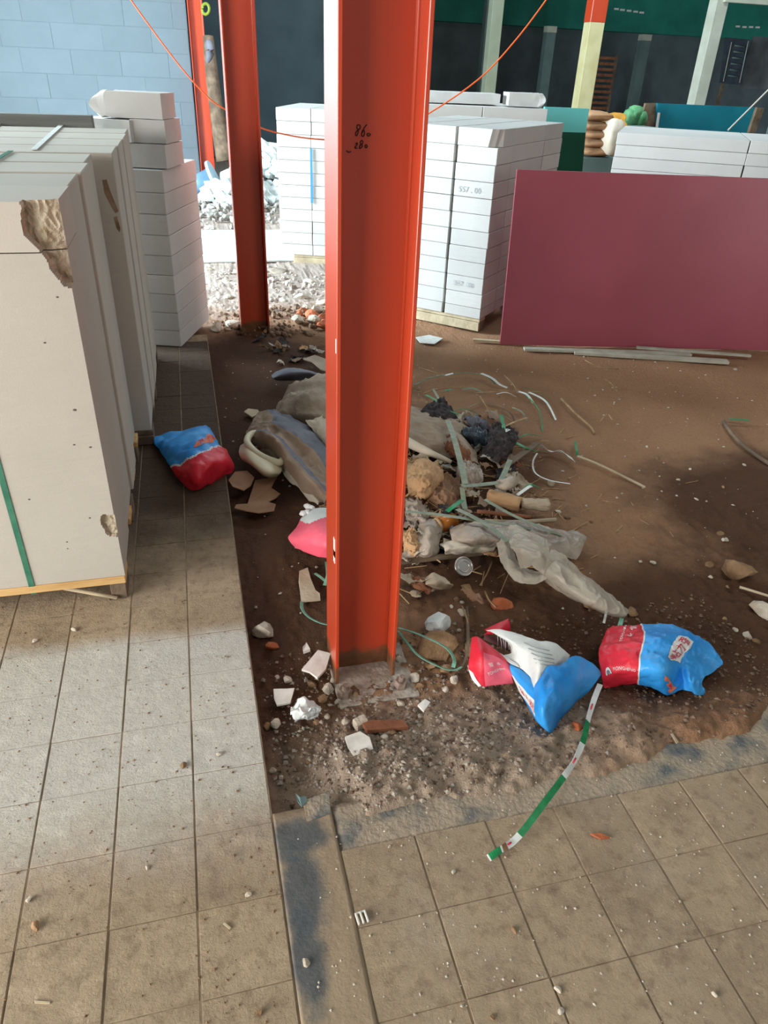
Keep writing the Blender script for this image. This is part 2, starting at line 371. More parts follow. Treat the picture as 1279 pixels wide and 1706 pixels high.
def rock_mesh(k, m):
    if (k, m.name) in ROCKS: return ROCKS[(k, m.name)]
    bm = bmesh.new(); bmesh.ops.create_icosphere(bm, subdivisions=2, radius=1.0); rr = random.Random(k)
    pl = [Vector((rr.uniform(-1, 1), rr.uniform(-1, 1), rr.uniform(-1, 1))).normalized() for _ in range(9)]; dd = [rr.uniform(.5, .85) for _ in pl]
    for v in bm.verts:
        p = v.co.copy()
        for n_, d_ in zip(pl, dd):
            e = p.dot(n_) - d_
            if e > 0: p -= n_ * e
        v.co = p * (1 + 0.12 * noise.noise(p * 2.5 + Vector((k, 0, 0))))
    ROCKS[(k, m.name)] = me = bm_mesh('rock', bm); me.materials.append(m); return me
def rock(name, loc, sx, sy, sz, k, m, label, cat='stone', group=None, rz=0.0):
    o = link(name, rock_mesh(k, m)); o.location = loc; o.scale = (sx * 1.22, sy * 1.22, sz * 1.22); o.rotation_euler = (rnd.uniform(-.25, .25), rnd.uniform(-.25, .25), rz); tag(o, label, cat, group); return o
def ss(a, b, x): t = min(max((x - a) / (b - a), 0), 1); return t * t * (3 - 2 * t)

# ---------------------------------------------------------------- the ground
EDGE = 0.064                       # the tiled strip on the left ends here
def ground(x, y):
    z = -0.052
    n1 = noise.noise(Vector((x * 2.2, y * 2.2, 1))); n2 = noise.noise(Vector((x * 9, y * 9, 2))); n3 = noise.noise(Vector((x * 32, y * 32, 3)))
    n4 = noise.noise(Vector((x * 75, y * 75, 4)))
    rough = 1.0 - 0.75 * ss(1.9, 3.2, y) * (1 - ss(4.6, 5.4, y) * (1 - ss(1.0, 2.0, x)))
    z += n1 * 0.012 + n2 * 0.010 * rough + n3 * 0.010 * rough * (1.4 - .7 * ss(.9, 1.3, x) if y < 1.6 else 1) + n4 * 0.0055 * rough
    if y < 1.5:                    # soil heaped up against the tile edge in front
        b = ss(1.42, 1.14, y) * ss(0.16, 0.32, x)
        z += b * (0.066 + 0.018 * n2 + 0.014 * abs(n3))
        e = 1.070 + 0.040 * noise.noise(Vector((x * 4, 0, 5))) + 0.12 * ss(1.0, 1.75, x)
        z -= ss(e + 0.03, e - 0.05, y) * 0.09
    z += 0.05 * math.exp(-(((x - 0.78) / 0.42) ** 2 + ((y - 2.55) / 0.5) ** 2))   # low mound under the rubbish
    z -= 0.03 * math.exp(-(((x - 1.25) / 0.25) ** 2 + ((y - 1.55) / 0.12) ** 2))
    if y > 4.9 and x < 2: z += 0.022 * ss(4.9, 5.6, y)
    return z
xs = list(np.arange(0.03, 1.95, 0.0082)) + list(np.arange(1.95, 2.25, 0.014)) + list(np.arange(2.25, 4.2, 0.05)) + list(np.arange(4.2, 14.1, 0.5))
ys = list(np.arange(1.0, 1.75, 0.007)) + list(np.arange(1.75, 3.3, 0.014)) + list(np.arange(3.3, 6.2, 0.03)) + list(np.arange(6.2, 12, 0.1)) + list(np.arange(12, 23, 0.6))
xs = list(np.arange(-6.0, -0.1, 0.35)) + [-0.02] + xs
v = [(x, y, ground(x, y) if x > EDGE - 0.02 or y > 4.9 else -0.12) for y in ys for x in xs]; nx = len(xs)
f = [(j * nx + i, j * nx + i + 1, (j + 1) * nx + i + 1, (j + 1) * nx + i) for j in range(len(ys) - 1) for i in range(nx - 1)]
floor = link('floor', mesh('floor', v, f), M_soil, None, True)
tag(floor, 'bare brown earth floor of the shed', 'floor', kind='structure')
# screed under the tiles, seen in the joints
M_joint = mat('joint_dirt', (124, 105, 84), (150, 130, 106), 20, 0.95, 0.4, 80)
slab = box('floor_tiled_left', -3.5, EDGE, -3.0, 4.86, -0.13, -0.0020, M_joint); tag(slab, 'tiled strip of floor along the left side of the pit', 'floor', kind='structure')
def tile_mesh(sx, sy, m):
    me = bm_mesh('tile', box_bm(0, sx, 0, sy, -0.02, 0, 0.0012)); me.materials.append(m); return me
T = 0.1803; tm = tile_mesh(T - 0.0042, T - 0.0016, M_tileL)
ncol = 7; y0 = 1.473
for i in range(ncol):
    for j in range(-7, 19):
        x = EDGE - (i + 1) * T + 0.001; y = y0 + j * T + 0.0025
        if y + T > 4.86 or y < 0.15: continue
        if y > 2.3 and i > 2: continue
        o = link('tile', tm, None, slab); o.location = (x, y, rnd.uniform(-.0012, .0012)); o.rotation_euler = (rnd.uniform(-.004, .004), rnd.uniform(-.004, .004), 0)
slab2 = box('floor_tiled_front', EDGE + 0.002, 3.2, -3.0, 1.004, -0.13, -0.0020, M_joint); tag(slab2, 'tiled floor in front of the pit', 'floor', kind='structure')
tm2 = tile_mesh(0.1785 - 0.0042, 0.183 - 0.0013, M_tileR)
for i in range(8):
    for j in range(5):
        x = 0.2065 + i * 0.1785 + 0.0025; y = 1.006 - (j + 1) * 0.183
        o = link('tile', tm2, None, slab2); o.location = (x, y, rnd.uniform(-.0012, .0012)); o.rotation_euler = (rnd.uniform(-.004, .004), rnd.uniform(-.004, .004), 0)
# dark dusty membrane strip between the two tiled areas and the mortar bed along the tile edge
def patchy(name, x0, x1, y0, y1, ztop, m, amp, parent, edgef=None, n=(20, 40)):
    v = []; f = []
    for j in range(n[1] + 1):
        for i in range(n[0] + 1):
            x = x0 + (x1 - x0) * i / n[0]; yb = y1 if edgef is None else edgef(x); y = y0 + (yb - y0) * j / n[1]
            v.append((x, y, ztop + amp * noise.noise(Vector((x * 25, y * 25, 9)))))
    for j in range(n[1]):
        for i in range(n[0]): a = j * (n[0] + 1) + i; f.append((a, a + 1, a + n[0] + 2, a + n[0] + 1))
    o = link(name, mesh(name, v, f), m, parent, True); md = o.modifiers.new('t', 'SOLIDIFY'); md.thickness = 0.02; md.offset = -1; return o
M_membr = newmat('dusty_membrane_strip', 0.75, 0.3); t_ = NT(M_membr)
b_ = t_.mix(t_.noise(8, 8), lin((138, 118, 96)), lin((166, 146, 120)))
for x_, y_, rx_, ry_ in ((.115, 1.06, .07, .05), (.11, .93, .05, .10), (.095, .78, .035, .10)):
    b_ = t_.mix(t_.math('MULTIPLY', t_.blob(x_, y_, rx_, ry_, .4, .55, 16), .9), b_, t_.mix(t_.noise(30), lin((58, 64, 70)), lin((92, 96, 98))))
t_.col(b_); t_.bump(t_.noise(80, 6), .4, .006)
patchy('membrane_strip', EDGE + 0.001, 0.205, 0.2, 1.135, 0.0008, M_membr, 0.002, slab2)
patchy('mortar_bed', 0.206, 3.2, 1.004, 1.2, -0.003, M_mortar, 0.004, slab2, lambda x: 1.13 + 0.02 * noise.noise(Vector((x * 9, 0, 0))) + 0.10 * ss(0.95, 1.7, x), (120, 10))
# pale concrete path by the far doorway
path = patchy('concrete_path', -3.5, 2.2, 7.0, 8.45, -0.005, M_conc, 0.004, None, None, (40, 12)); tag(path, 'white concrete path crossing the floor by the far doorway', 'path', kind='structure')

# ---------------------------------------------------------------- the shed around it
wl = empty('wall_back_left', (0, 11.8, 0)); tag(wl, 'white aerated block wall at the back left', 'wall', kind='structure')
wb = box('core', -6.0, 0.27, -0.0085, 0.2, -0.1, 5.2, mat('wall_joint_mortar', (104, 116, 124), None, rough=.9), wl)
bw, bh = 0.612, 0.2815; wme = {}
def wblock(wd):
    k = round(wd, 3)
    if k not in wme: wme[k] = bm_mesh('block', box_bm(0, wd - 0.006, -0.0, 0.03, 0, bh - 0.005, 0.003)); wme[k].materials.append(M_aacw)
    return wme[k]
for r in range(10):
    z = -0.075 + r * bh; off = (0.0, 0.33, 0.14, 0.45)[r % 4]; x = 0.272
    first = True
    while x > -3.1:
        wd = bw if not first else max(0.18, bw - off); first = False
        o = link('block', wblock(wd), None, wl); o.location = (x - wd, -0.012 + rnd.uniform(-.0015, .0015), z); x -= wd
# back wall, dark below and green above, side walls, roof
bk = box('wall_back', -6.5, 22, 20.6, 20.8, -0.1, 2.6, M_dark); tag(bk, 'dark grey sheet cladding low on the back wall', 'wall', kind='structure')
gb = box('wall_back_upper', -6.5, 22, 20.2, 20.5, 2.58, 5.4, M_green); tag(gb, 'deep green cladding band above the dark back wall', 'wall', kind='structure')
rgt = box('wall_right', 21.8, 22, -4, 20.8, -0.1, 5.4, M_dark); tag(rgt, 'dark cladding on the right side wall of the shed', 'wall', kind='structure')
for y0_, y1_, zz in ((-4.0, -1.5, 0), (2.2, 5.1, 0), (11.6, 20.8, 0)):
    o = box('wall_left', -4.8, -4.6, y0_, y1_, -0.1, 5.4, M_conc); tag(o, 'left side wall beside a doorway', 'wall', kind='structure')
o = box('wall_left_lintel', -4.8, -4.6, -1.5, 11.6, 4.0, 5.4, M_conc); tag(o, 'left side wall above the doorways', 'wall', kind='structure')
for x0_, x1_, z0_, z1_, lab in ((-4.8, 5.2, -0.1, 5.4, 'grey wall behind the camera'), (9.4, 22, -0.1, 5.4, 'grey wall behind the camera right of the window'), (5.2, 9.4, -0.1, 1.2, 'grey wall below the front window'), (5.2, 9.4, 3.8, 5.4, 'grey wall above the front window')):
    o = box('wall_front', x0_, x1_, -4.2, -4.0, z0_, z1_, M_greypost); tag(o, lab, 'wall', kind='structure')
o = box('ceiling', -4.8, 22, -4.2, 20.8, 5.4, 5.5, M_dark); tag(o, 'dark sheet roof of the shed', 'roof', kind='structure')
for px, py in ((1027, 15), (1037, 16.5), (1048, 18), (1059, 19.5), (1069, 21), (1229, 44), (1240, 45), (1251, 45), (1262, 45.5)):
    p = AY(px, py, 20.19); box('painted_daylight', p.x - .06, p.x + .06, 20.17, 20.2, p.z - .02, p.z + .02, M_white, gb)  # white strips painted in for daylight showing through gaps

# ---------------------------------------------------------------- steel columns
def column(x0, x1, y0, y1, h, label, base=True, zb=-0.06):
    t = empty('steel_column', ((x0 + x1) / 2, (y0 + y1) / 2, zb)); L_ = t.location
    def bx(n, a, b, c, d, e, g_, m=M_red, bev=0.0015): return box(n, a - L_.x, b - L_.x, c - L_.y, d - L_.y, e - L_.z, g_ - L_.z, m, t, bev)
    yc = (y0 + y1) / 2
    bx('flange', x0, x0 + 0.010, y0, y1, zb, h); bx('flange', x1 - 0.010, x1, y0, y1, zb, h)
    bx('web', x0 + 0.010, x1 - 0.010, yc - 0.004, yc + 0.004, zb, h)
    # weld fillet along the inside of the flange
    tube('weld_bead', [(x1 - 0.011 - L_.x, yc - 0.005 - L_.y, 0), (x1 - 0.011 - L_.x, yc - 0.005 - L_.y, h - L_.z)], 0.006, M_red, t, 6)
    tag(t, label, 'column'); return t, bx
col1, bx1 = column(0.305, 0.490, 1.576, 1.722, 4.6, 'tall red steel H column standing in the pit, nearest the camera')
bx1('base_plate', 0.300, 0.545, 1.482, 1.72, -0.066, -0.047, mat('dusty_plate', (140, 126, 112), (182, 170, 158), 30, .9, .4, 90), 0.003)
def nut(x, y, z, p, off):
    bm = bmesh.new(); bmesh.ops.create_cone(bm, cap_ends=True, segments=6, radius1=0.021, radius2=0.019, depth=0.024)
    r = bmesh.ops.create_cone(bm, cap_ends=True, segments=12, radius1=0.010, radius2=0.009, depth=0.022, matrix=Matrix.Translation((0, 0, 0.018)))
    o = link('anchor_nut', bm_mesh('anchor_nut', bm), M_steelr, p); o.location = (x - off.x, y - off.y, z - off.z); o.rotation_euler = (.1, .08, .4); return o
for px, py in ((574, 1153), (668, 1138)):
    q = G(px, py, -0.034); nut(q.x, q.y, q.z, col1, col1.location)
# figures written with marker on the web: 860 over 280
yw = 1.6445 - col1.location.y; wt = []
def stroke(pts, n=14):
    P = [AY(x, y, 1.6445) - col1.location for x, y in pts]
    o = tube('marker_figure', smooth_pts(P, n), 0.0011, M_ink, col1, 5); return o
def p4(x, y): return (560 + x / 12.79, 190 + y / 12.79)
for s in ([(520, 300), (515, 240), (460, 235), (445, 290), (470, 330), (475, 400), (440, 465), (418, 430), (440, 370), (500, 320), (520, 290)],
          [(660, 225), (600, 300), (555, 400), (548, 465), (590, 465), (610, 390), (590, 340), (560, 400)],
          [(700, 410), (660, 430), (690, 470), (735, 440), (710, 410)],
          [(415, 640), (455, 615), (450, 660), (400, 720), (455, 725)],
          [(580, 600), (555, 560), (520, 600), (540, 650), (570, 680), (520, 735), (498, 710), (530, 650), (580, 615)],
          [(640, 650), (618, 690), (640, 720), (670, 690), (645, 650)],
          [(225, 780), (270, 815), (320, 795)]):
    stroke([p4(*q) for q in s], max(8, len(s) * 3))
# bare scrapes in the paint
for (x0_, y0_, x1_, y1_) in ((560.5, 566, 563, 590), (556, 905, 561, 935), (553, 925, 557, 945)):
    a, b = AY(x0_, y0_, 1.5745), AY(x1_, y1_, 1.5745)
    bx1('paint_scrape', 0.3035, 0.3048, 1.590 if x1_ < 562 else 1.578, 1.606 if x1_ < 562 else 1.583, b.z, a.z, M_white, 0.0)
column(0.300, 0.492, 4.972, 5.118, 4.6, 'dark red steel H column further back, between pallet stacks and rubble')[1]
column(0.285, 0.475, 11.60, 11.75, 4.8, 'orange-red steel column at the end of the white block wall')

# ---------------------------------------------------------------- aerated concrete blocks on pallets
ORD = ['top', 'second', 'third', 'fourth', 'fifth', 'sixth', 'seventh', 'eighth', 'ninth', 'tenth', 'eleventh', 'twelfth', 'thirteenth']
BM = {}
def block_obj(name, wd, dp, ht, m=M_aac, bev=0.003):
    k = (round(wd, 3), round(dp, 3), round(ht, 3), m.name)
    if k not in BM: BM[k] = bm_mesh('block', box_bm(0, wd, 0, dp, 0, ht, bev)); BM[k].materials.append(m)
    return link(name, BM[k])
def put(o, c, th, a, b, z, jit=0.002):
    t = math.radians(th); a += rnd.uniform(-jit, jit); b += rnd.uniform(-jit, jit)
    o.location = (c[0] + a * math.cos(t) - b * math.sin(t), c[1] + a * math.sin(t) + b * math.cos(t), z); o.rotation_euler = (0, 0, t)
def stack(c, th, cols, rows, zs, where, group, colname, skip=None, hide=None, jit=0.003):
    """blocks in columns along the front (cols: local x ranges) and rows in depth (local y ranges), courses between the heights zs (bottom to top)"""
    for ci, (a0, a1) in enumerate(cols):
        for ri, (b0, b1) in enumerate(rows):
            if ci and ri: 
                if hide is None: continue
            for k in range(len(zs) - 1):
                if skip and skip(ci, ri, k): continue
                if hide and ci and ri and k < len(zs) - 1 - hide: continue
                o = block_obj('aerated_block', a1 - a0 - 0.003, b1 - b0 - 0.003, zs[k + 1] - zs[k] - 0.0025)
                put(o, c, th, a0, b0, zs[k], jit)
                n = len(zs) - 2 - k; pos = 'topmost course' if n == 0 else ORD[n] + ' course from top'
                tag(o, 'white block, %s, %s, %s' % (pos, colname(ci, ri), where), 'block', group)
def pallet(c, th, a0, a1, b0, b1, z0, z1, label, m=M_wood, dirx=True):
    t = empty('pallet', (c[0], c[1], z0), math.radians(th)); hgt = z1 - z0
    nb = 5
    for i in range(nb):
        y = b0 + (b1 - b0 - 0.1) * i / (nb - 1); box('deck_board', a0, a1, y, y + 0.1, hgt - 0.022, hgt, m, t, 0.002)
    for x in (a0, (a0 + a1) / 2 - .045, a1 - 0.09):
        for y in (b0 + 0.005, (b0 + b1) / 2 - .05, b1 - .105): box('pallet_leg', x, x + 0.09, y, y + 0.1, 0, hgt - 0.022, M_woodd, t, 0.002)
    box('front_board', a0, a1, b0 - 0.014, b0 + 0.004, 0.004, hgt - 0.024, m, t, 0.002)
    tag(t, label, 'pallet'); return t

M_stain0 = mat('dark_pore', (96, 86, 76), None, rough=.95)
# -- front left pallet: tall slabs, broken corner
c1 = (-0.305, 2.058)
def inside(pt, poly):
    x, y = pt; r = False; n = len(poly)
    for i in range(n):
        (x1, y1), (x2, y2) = poly[i], poly[(i + 1) % n]
        if (y1 > y) != (y2 > y) and x < (x2 - x1) * (y - y1) / (y2 - y1) + x1: r = not r
    return r
SP = [AY(x, y, 2.058) for x, y in ((30, 330), (37, 352), (36, 372), (50, 402), (62, 412), (76, 424), (84, 446), (96, 464), (108, 474), (122, 479), (150, 482), (150, 330))]
SP = [(p.x, p.z) for p in SP]
CH = [AY(x, y, 2.058) for x, y in ((169, 861), (170, 875), (176, 886), (185, 893), (200, 895), (200, 858))]; CH = [(p.x, p.z) for p in CH]
def slab_front(name, x0, x1, z0, z1, y0, y1, nx_, nz_, label):
    bm = bmesh.new(); V = {}
    for j in range(nz_ + 1):
        for i in range(nx_ + 1):
            x = x0 + (x1 - x0) * (i / nx_) ** 0.7; z = z0 + (z1 - z0) * j / nz_
            xx = x + 0.008 * noise.noise(Vector((x * 40, z * 40, 3))); zz = z + 0.008 * noise.noise(Vector((x * 40, z * 40, 7)))
            d = 0.0
            if inside((xx, zz), SP):
                d = 0.016 + 0.11 * max(0, (x - (x1 - 0.14))) + 0.018 * (0.5 + noise.noise(Vector((x * 16, z * 9, 1)))) + 0.012 * abs(noise.noise(Vector((x * 60, z * 35, 5))))
            elif inside((xx, zz), CH): d = 0.012 + 0.010 * abs(noise.noise(Vector((x * 50, z * 50, 5))))
            V[i, j] = (bm.verts.new((x, y0 + d, z)), d)
    for j in range(nz_):
        for i in range(nx_):
            q = [V[i, j], V[i + 1, j], V[i + 1, j + 1], V[i, j + 1]]; fc = bm.faces.new([a[0] for a in q])
            if sum(a[1] > 0 for a in q) >= 2: fc.material_index = 1
    bk_ = [bm.verts.new(p) for p in ((x0, y1, z0), (x1, y1, z0), (x1, y1, z1), (x0, y1, z1))]
    bm.faces.new([bk_[0], bk_[3], bk_[2], bk_[1]])
    bm.faces.new([V[i, 0][0] for i in range(nx_ + 1)] + [bk_[1], bk_[0]])
    bm.faces.new([V[nx_ - i, nz_][0] for i in range(nx_ + 1)] + [bk_[3], bk_[2]])
    bm.faces.new([V[nx_, j][0] for j in range(nz_ + 1)] + [bk_[2], bk_[1]])
    bm.faces.new([V[0, nz_ - j][0] for j in range(nz_ + 1)] + [bk_[0], bk_[3]])
    me = bm_mesh(name, bm); me.materials.append(M_aacl); me.materials.append(M_aacr); o = link(name, me); tag(o, label, 'block', 'slabs on the front left pallet'); return o
zt = 1.24
slab_front('aerated_slab', -0.905, -0.305, 1.1215, zt, 2.058, 2.332, 170, 36, 'top course block with a broken corner on the front left pallet')
slab_front('aerated_slab', -0.905, -0.305, 0.10, 1.1185, 2.058, 2.332, 170, 230, 'large pale front slab of the left pallet, green strap across its face')
for y0_, y1_, dx, lab in ((2.341, 2.622, -0.006, 'second slab from the front'), (2.634, 2.885, 0.004, 'third slab from the front'), (2.908, 3.172, -0.012, 'rearmost slab')):
    o = block_obj('aerated_slab', 0.6, y1_ - y0_, zt - 0.10 - rnd.uniform(0, .004), M_aacl); o.location = (-0.905 + dx, y0_, 0.10); tag(o, 'upright white slab, %s on the front left pallet' % lab, 'block', 'slabs on the front left pallet')
for i in range(4):
    y0_ = 2.06 + i * 0.285; o = block_obj('aerated_slab', 0.6, 0.272, zt - 0.10 - .003 * i, M_aacl); o.location = (-1.51, y0_, 0.10)
    tag(o, 'upright white slab at the left frame edge, %s row of the front left pallet' % ('front', 'second', 'third', 'rear')[i], 'block', 'slabs on the front left pallet')
p1 = empty('pallet', (-0.305, 2.058, 0)); tag(p1, 'yellow wooden pallet under the front left slabs', 'pallet')
for i, y in enumerate((-0.004, 0.36, 0.70, 1.01)): box('deck_board', -1.2, 0.0, y, y + 0.1, 0.072, 0.099, M_wood, p1, 0.002)
for x, m_ in ((-0.055, M_woodd), (-0.62, M_woodd), (-1.18, M_woodd)):
    for y in (0.012, 0.5, 1.0): box('pallet_leg', x, x + 0.05, y, y + 0.1, 0.001, 0.072, m_, p1, 0.002)
tube('brace_batten', [G(105, 980, 0.03) - p1.location, G(196, 996, 0.012) - p1.location], 0.008, M_woodp, p1, 4)
a, b = AY(0, 780, 2.0545), AY(50, 984, 2.0545)
st = ribbon('packing_strap', [(b.x + .004, 2.0545, 0.07), (b.x + .002, 2.0545, 0.3), (a.x, 2.0545, 0.6), (a.x - .003, 2.0545, 1.0), (a.x - .004, 2.0545, 1.238), (a.x - .004, 2.06, 1.2425), (a.x - .004, 2.5, 1.2425), (a.x - .004, 3.15, 1.2425)], 0.016, M_strapd, None, 60, 0.0015, [math.pi / 2 * 0 for _ in range(2)])
bpy.data.objects.remove(st)
v = []; f = []                                                   # the strap: down the face and over the top
xs0 = a.x; PTS = [(2.0565, 0.068), (2.0565, 1.2405), (2.0585, 1.2425), (3.19, 1.2425)]
for (y, z) in PTS:
    ny, nz = ((-1, 0) if z < 1.2 else (0, 1)); 
    for sx_, t_ in ((-1, 0), (1, 0), (1, .0016), (-1, .0016)): v.append((xs0 - 0.006 * (z / 1.24) + sx_ * 0.0085, y + ny * t_, z + nz * t_))
for i in range(3):
    for k in range(4): f.append((i * 4 + k, i * 4 + (k + 1) % 4, i * 4 + 4 + (k + 1) % 4, i * 4 + 4 + k))
f += [(3, 2, 1, 0), (12, 13, 14, 15)]
st = link('packing_strap', mesh('packing_strap', v, f), M_strapd); tag(st, 'dark green packing strap down the face of the front left pallet', 'strap')

big = next(o for o in C.objects if o.get('label', '').startswith('large pale front slab'))
for px, py, r_ in ((125, 683, .0045), (124, 741, .003), (151, 745, .0035), (49, 832, .003), (150, 863, .003), (112, 903, .0025), (96, 495, .003), (75, 571, .003), (113, 914, .002)):
    q = AY(px, py, 2.0578); bm = bmesh.new(); bmesh.ops.create_uvsphere(bm, u_segments=8, v_segments=5, radius=1.0)
    for v_ in bm.verts: v_.co = Vector((v_.co.x * r_ * 1.2, v_.co.y * .0012, v_.co.z * r_ * .8)) + q
    link('pit_mark', bm_mesh('pit_mark', bm), M_stain0, big)
# -- second stack on the left
for i, (y0_, y1_) in enumerate(((3.244, 3.52), (3.532, 3.82), (3.834, 4.13), (4.145, 4.42))):
    for k, x0_ in enumerate((-0.842, -1.45)):
        o = block_obj('aerated_slab', 0.6, y1_ - y0_, 1.165, M_aacl); o.location = (x0_ + (-.006, .0, .004, -.002)[i], y0_, 0.07)
        tag(o, 'upright white slab, second stack from the front left, %s row, %s column' % (('front', 'second', 'third', 'rear')[i], ('right', 'left')[k]), 'block', 'slabs on the second left pallet')
M_stain = mat('brown_water_stain', (112, 84, 60), (150, 128, 108), 22, 0.95, lo=0.3, hi=0.7)
s2f = next(o for o in C.objects if o.name.startswith('aerated_slab') and 'second stack' in o.get('label', '') and 'front row, right' in o['label'])
for pts_ in (((171, 300), (178, 299), (184, 318), (193, 340), (198, 352), (193, 355), (184, 340), (175, 322)), ((190, 362), (195, 360), (201, 380), (200, 387), (195, 380))):
    q_ = [AY(px, py, 3.2428) - s2f.location for px, py in pts_]; link('brown_stain', mesh('brown_stain', q_, [tuple(range(len(q_)))]), M_stain, s2f)
p2 = pallet((-0.242, 3.244), 0, -1.2, 0.0, 0.0, 1.17, 0.0, 0.07, 'dark wooden pallet under the second left stack', M_woodd)
for px0, py0, px1, py1 in ((106, 205, 57, 249), (3, 201, -18, 221)):
    a, b = G(px0, py0, 1.2385), G(px1, py1, 1.2385)
    o = ribbon('packing_strap', [a, b], 0.022, M_strapw, None, 4, 0.003); tag(o, 'flat white strap across the top of the second stack, ' + ('nearer its right end' if px0 > 50 else 'at the left frame edge'), 'strap')
o = box('shaded_edge_bar', -2.6, -0.42, 4.52, 4.60, 1.10, 1.285, mat('shaded_edge_grey', (112, 112, 108), (134, 134, 130), 8, .8, .3, 40, stretch=(.3, 3, 3)), None, .004); tag(o, 'grey bar painted as a shaded edge behind the second left stack', 'beam')  # added bar, its grey stands for the shaded side of something behind
o = block_obj('aerated_slab', 2.0, 0.12, 1.09, M_aac); o.location = (-2.5, 4.50, 0.008); tag(o, 'white slab standing behind the second stack, below the grey bar', 'block')

# -- third stack on the left: turned a little, three loose blocks on top
zs3 = [0.004, 0.105, 0.215, 0.33, 0.442, 0.556, 0.67, 0.785, 0.90, 1.02]
for k in range(len(zs3) - 1):
    o = block_obj('aerated_block', 0.60, 0.597, zs3[k + 1] - zs3[k] - 0.002); put(o, (-0.102, 4.613), -19, -0.6, 0.0, zs3[k], 0.0015)
    n = len(zs3) - 2 - k; tag(o, 'large white block, %s, turned stack beside white wall' % ('top full course' if n == 0 else ORD[n] + ' full course from top'), 'block', 'turned stack behind the left pallets')
def rough_block(name, wd, dp, ht, seed, rag, label, m=M_aac):
    bm = bmesh.new(); bmesh.ops.create_cube(bm, size=1.0); bmesh.ops.subdivide_edges(bm, edges=bm.edges[:], cuts=9, use_grid_fill=True)
    for v_ in bm.verts:
        p = Vector(((v_.co.x + .5) * wd, (v_.co.y + .5) * dp, (v_.co.z + .5) * ht))
        q = p * 14 + Vector((seed, 0, 0)); e = rag * (1 - ss(0.0, 0.35 * wd, p.x))
        v_.co = p + noise.noise_vector(q) * (0.002 + 0.016 * e) + Vector((e * 0.05 * (abs(p.z / ht - .5) * 2) ** 2, 0, 0))
    o = link(name, bm_mesh(name, bm), m); tag(o, label, 'block', 'loose blocks on the turned stack'); return o
o = rough_block('aerated_block', 0.36, 0.30, 0.12, 2, 0.1, 'white loose block lying directly on the turned stack, lowest of three'); put(o, (-0.102, 4.613), -19, -0.34, 0.03, 1.024, 0)
o = rough_block('aerated_block', 0.20, 0.26, 0.115, 3, 0.1, 'white loose block in the middle of the three on the turned stack'); put(o, (-0.102, 4.613), -19, -0.175, 0.05, 1.148, 0)
o = rough_block('aerated_block', 0.30, 0.20, 0.11, 5, 0.6, 'bright loose block lying left of the turned stack top, edge chipped'); put(o, (-0.30, 4.66), -24, -0.26, 0.04, 1.148, 0)
o = rough_block('aerated_block', 0.40, 0.22, 0.125, 9, 1.0, 'rounded broken block topmost on the turned stack'); put(o, (-0.102, 4.613), -19, -0.385, 0.06, 1.266, 0)
o = box('stone_sill', -0.29, 0.05, 4.30, 4.86, 0.0015, 0.004, M_conc) ; bpy.data.objects.remove(o)

# -- right stack beside the maroon board
TH4 = -44
c4 = (1.968, 4.80)
zs4 = [0.045, 0.118, 0.216, 0.327, 0.427, 0.527, 0.632, 0.739, 0.84, 0.94, 1.043, 1.145, 1.25]
cols4 = [(-0.283, 0.0), (-0.588, -0.30), (-0.89, -0.60)]
rows4 = [(0.0, 0.27), (0.275, 0.90), (0.905, 1.30)]
stack(c4, TH4, cols4, rows4, zs4, 'stack left of maroon board', 'blocks of the right stack',
      lambda ci, ri: ('front', 'middle', 'rear')[ri] + ' row ' + ('right', 'centre', 'left')[ci],
      skip=lambda ci, ri, k: (ri == 0 and k == len(zs4) - 2), hide=2)
def cornerless(label):
    bm = bmesh.new(); pts = [(-0.285, 0), (-0.07, 0), (-0.055, 0.02), (-0.035, 0.03), (-0.03, 0.06), (0, 0.08), (0, 0.265), (-0.285, 0.265)]
    a_ = [bm.verts.new((x, y, 0)) for x, y in pts]; b_ = [bm.verts.new((x + (0.02 if 0 < i < 5 else 0), y, 0.103)) for i, (x, y) in enumerate(pts)]
    bm.faces.new(a_); bm.faces.new(b_[::-1])
    for i in range(len(pts)): bm.faces.new((a_[i], a_[(i + 1) % 8], b_[(i + 1) % 8], b_[i]))
    o = link('aerated_block', bm_mesh('aerated_block', bm), M_aac); put(o, c4, TH4, 0, 0, 1.1455, 0); tag(o, label, 'block', 'blocks of the right stack')
cornerless('white block with a knocked-off corner, top right of stack left of maroon board')
for a0 in (-0.588, -0.89):
    o = block_obj('aerated_block', 0.283, 0.265, 0.103); put(o, c4, TH4, a0, 0, 1.1455); tag(o, 'white block, topmost course, front row %s, stack left of maroon board' % ('centre' if a0 > -.6 else 'left'), 'block', 'blocks of the right stack')
pallet(c4, TH4, -0.9, -0.005, 0.01, 1.25, -0.045, 0.044, 'pale wooden pallet under the stack left of the maroon board', M_woodp)
t4 = math.radians(TH4); ux4 = Vector((math.cos(t4), math.sin(t4), 0)); n4_ = Vector((math.sin(t4), -math.cos(t4), 0))
def stamp(a, z, txt, size):
    p = Vector((c4[0], c4[1], z)) + ux4 * a + n4_ * 0.0042
    blk = min((o for o in C.objects if o.get('group') == 'blocks of the right stack' and o.type == 'MESH'), key=lambda o: (o.matrix_basis @ Vector((0.14, 0.0, 0.05)) - p).length)
    o = flat_text('faint_stamp', txt, blk.matrix_basis.inverted() @ p, (1, 0, 0), (0, 0, 1), size, M_faint, blk)
stamp(-0.17, 0.885, '557 . 00', 0.05); stamp(-0.16, 0.275, '557 . 00', 0.045)
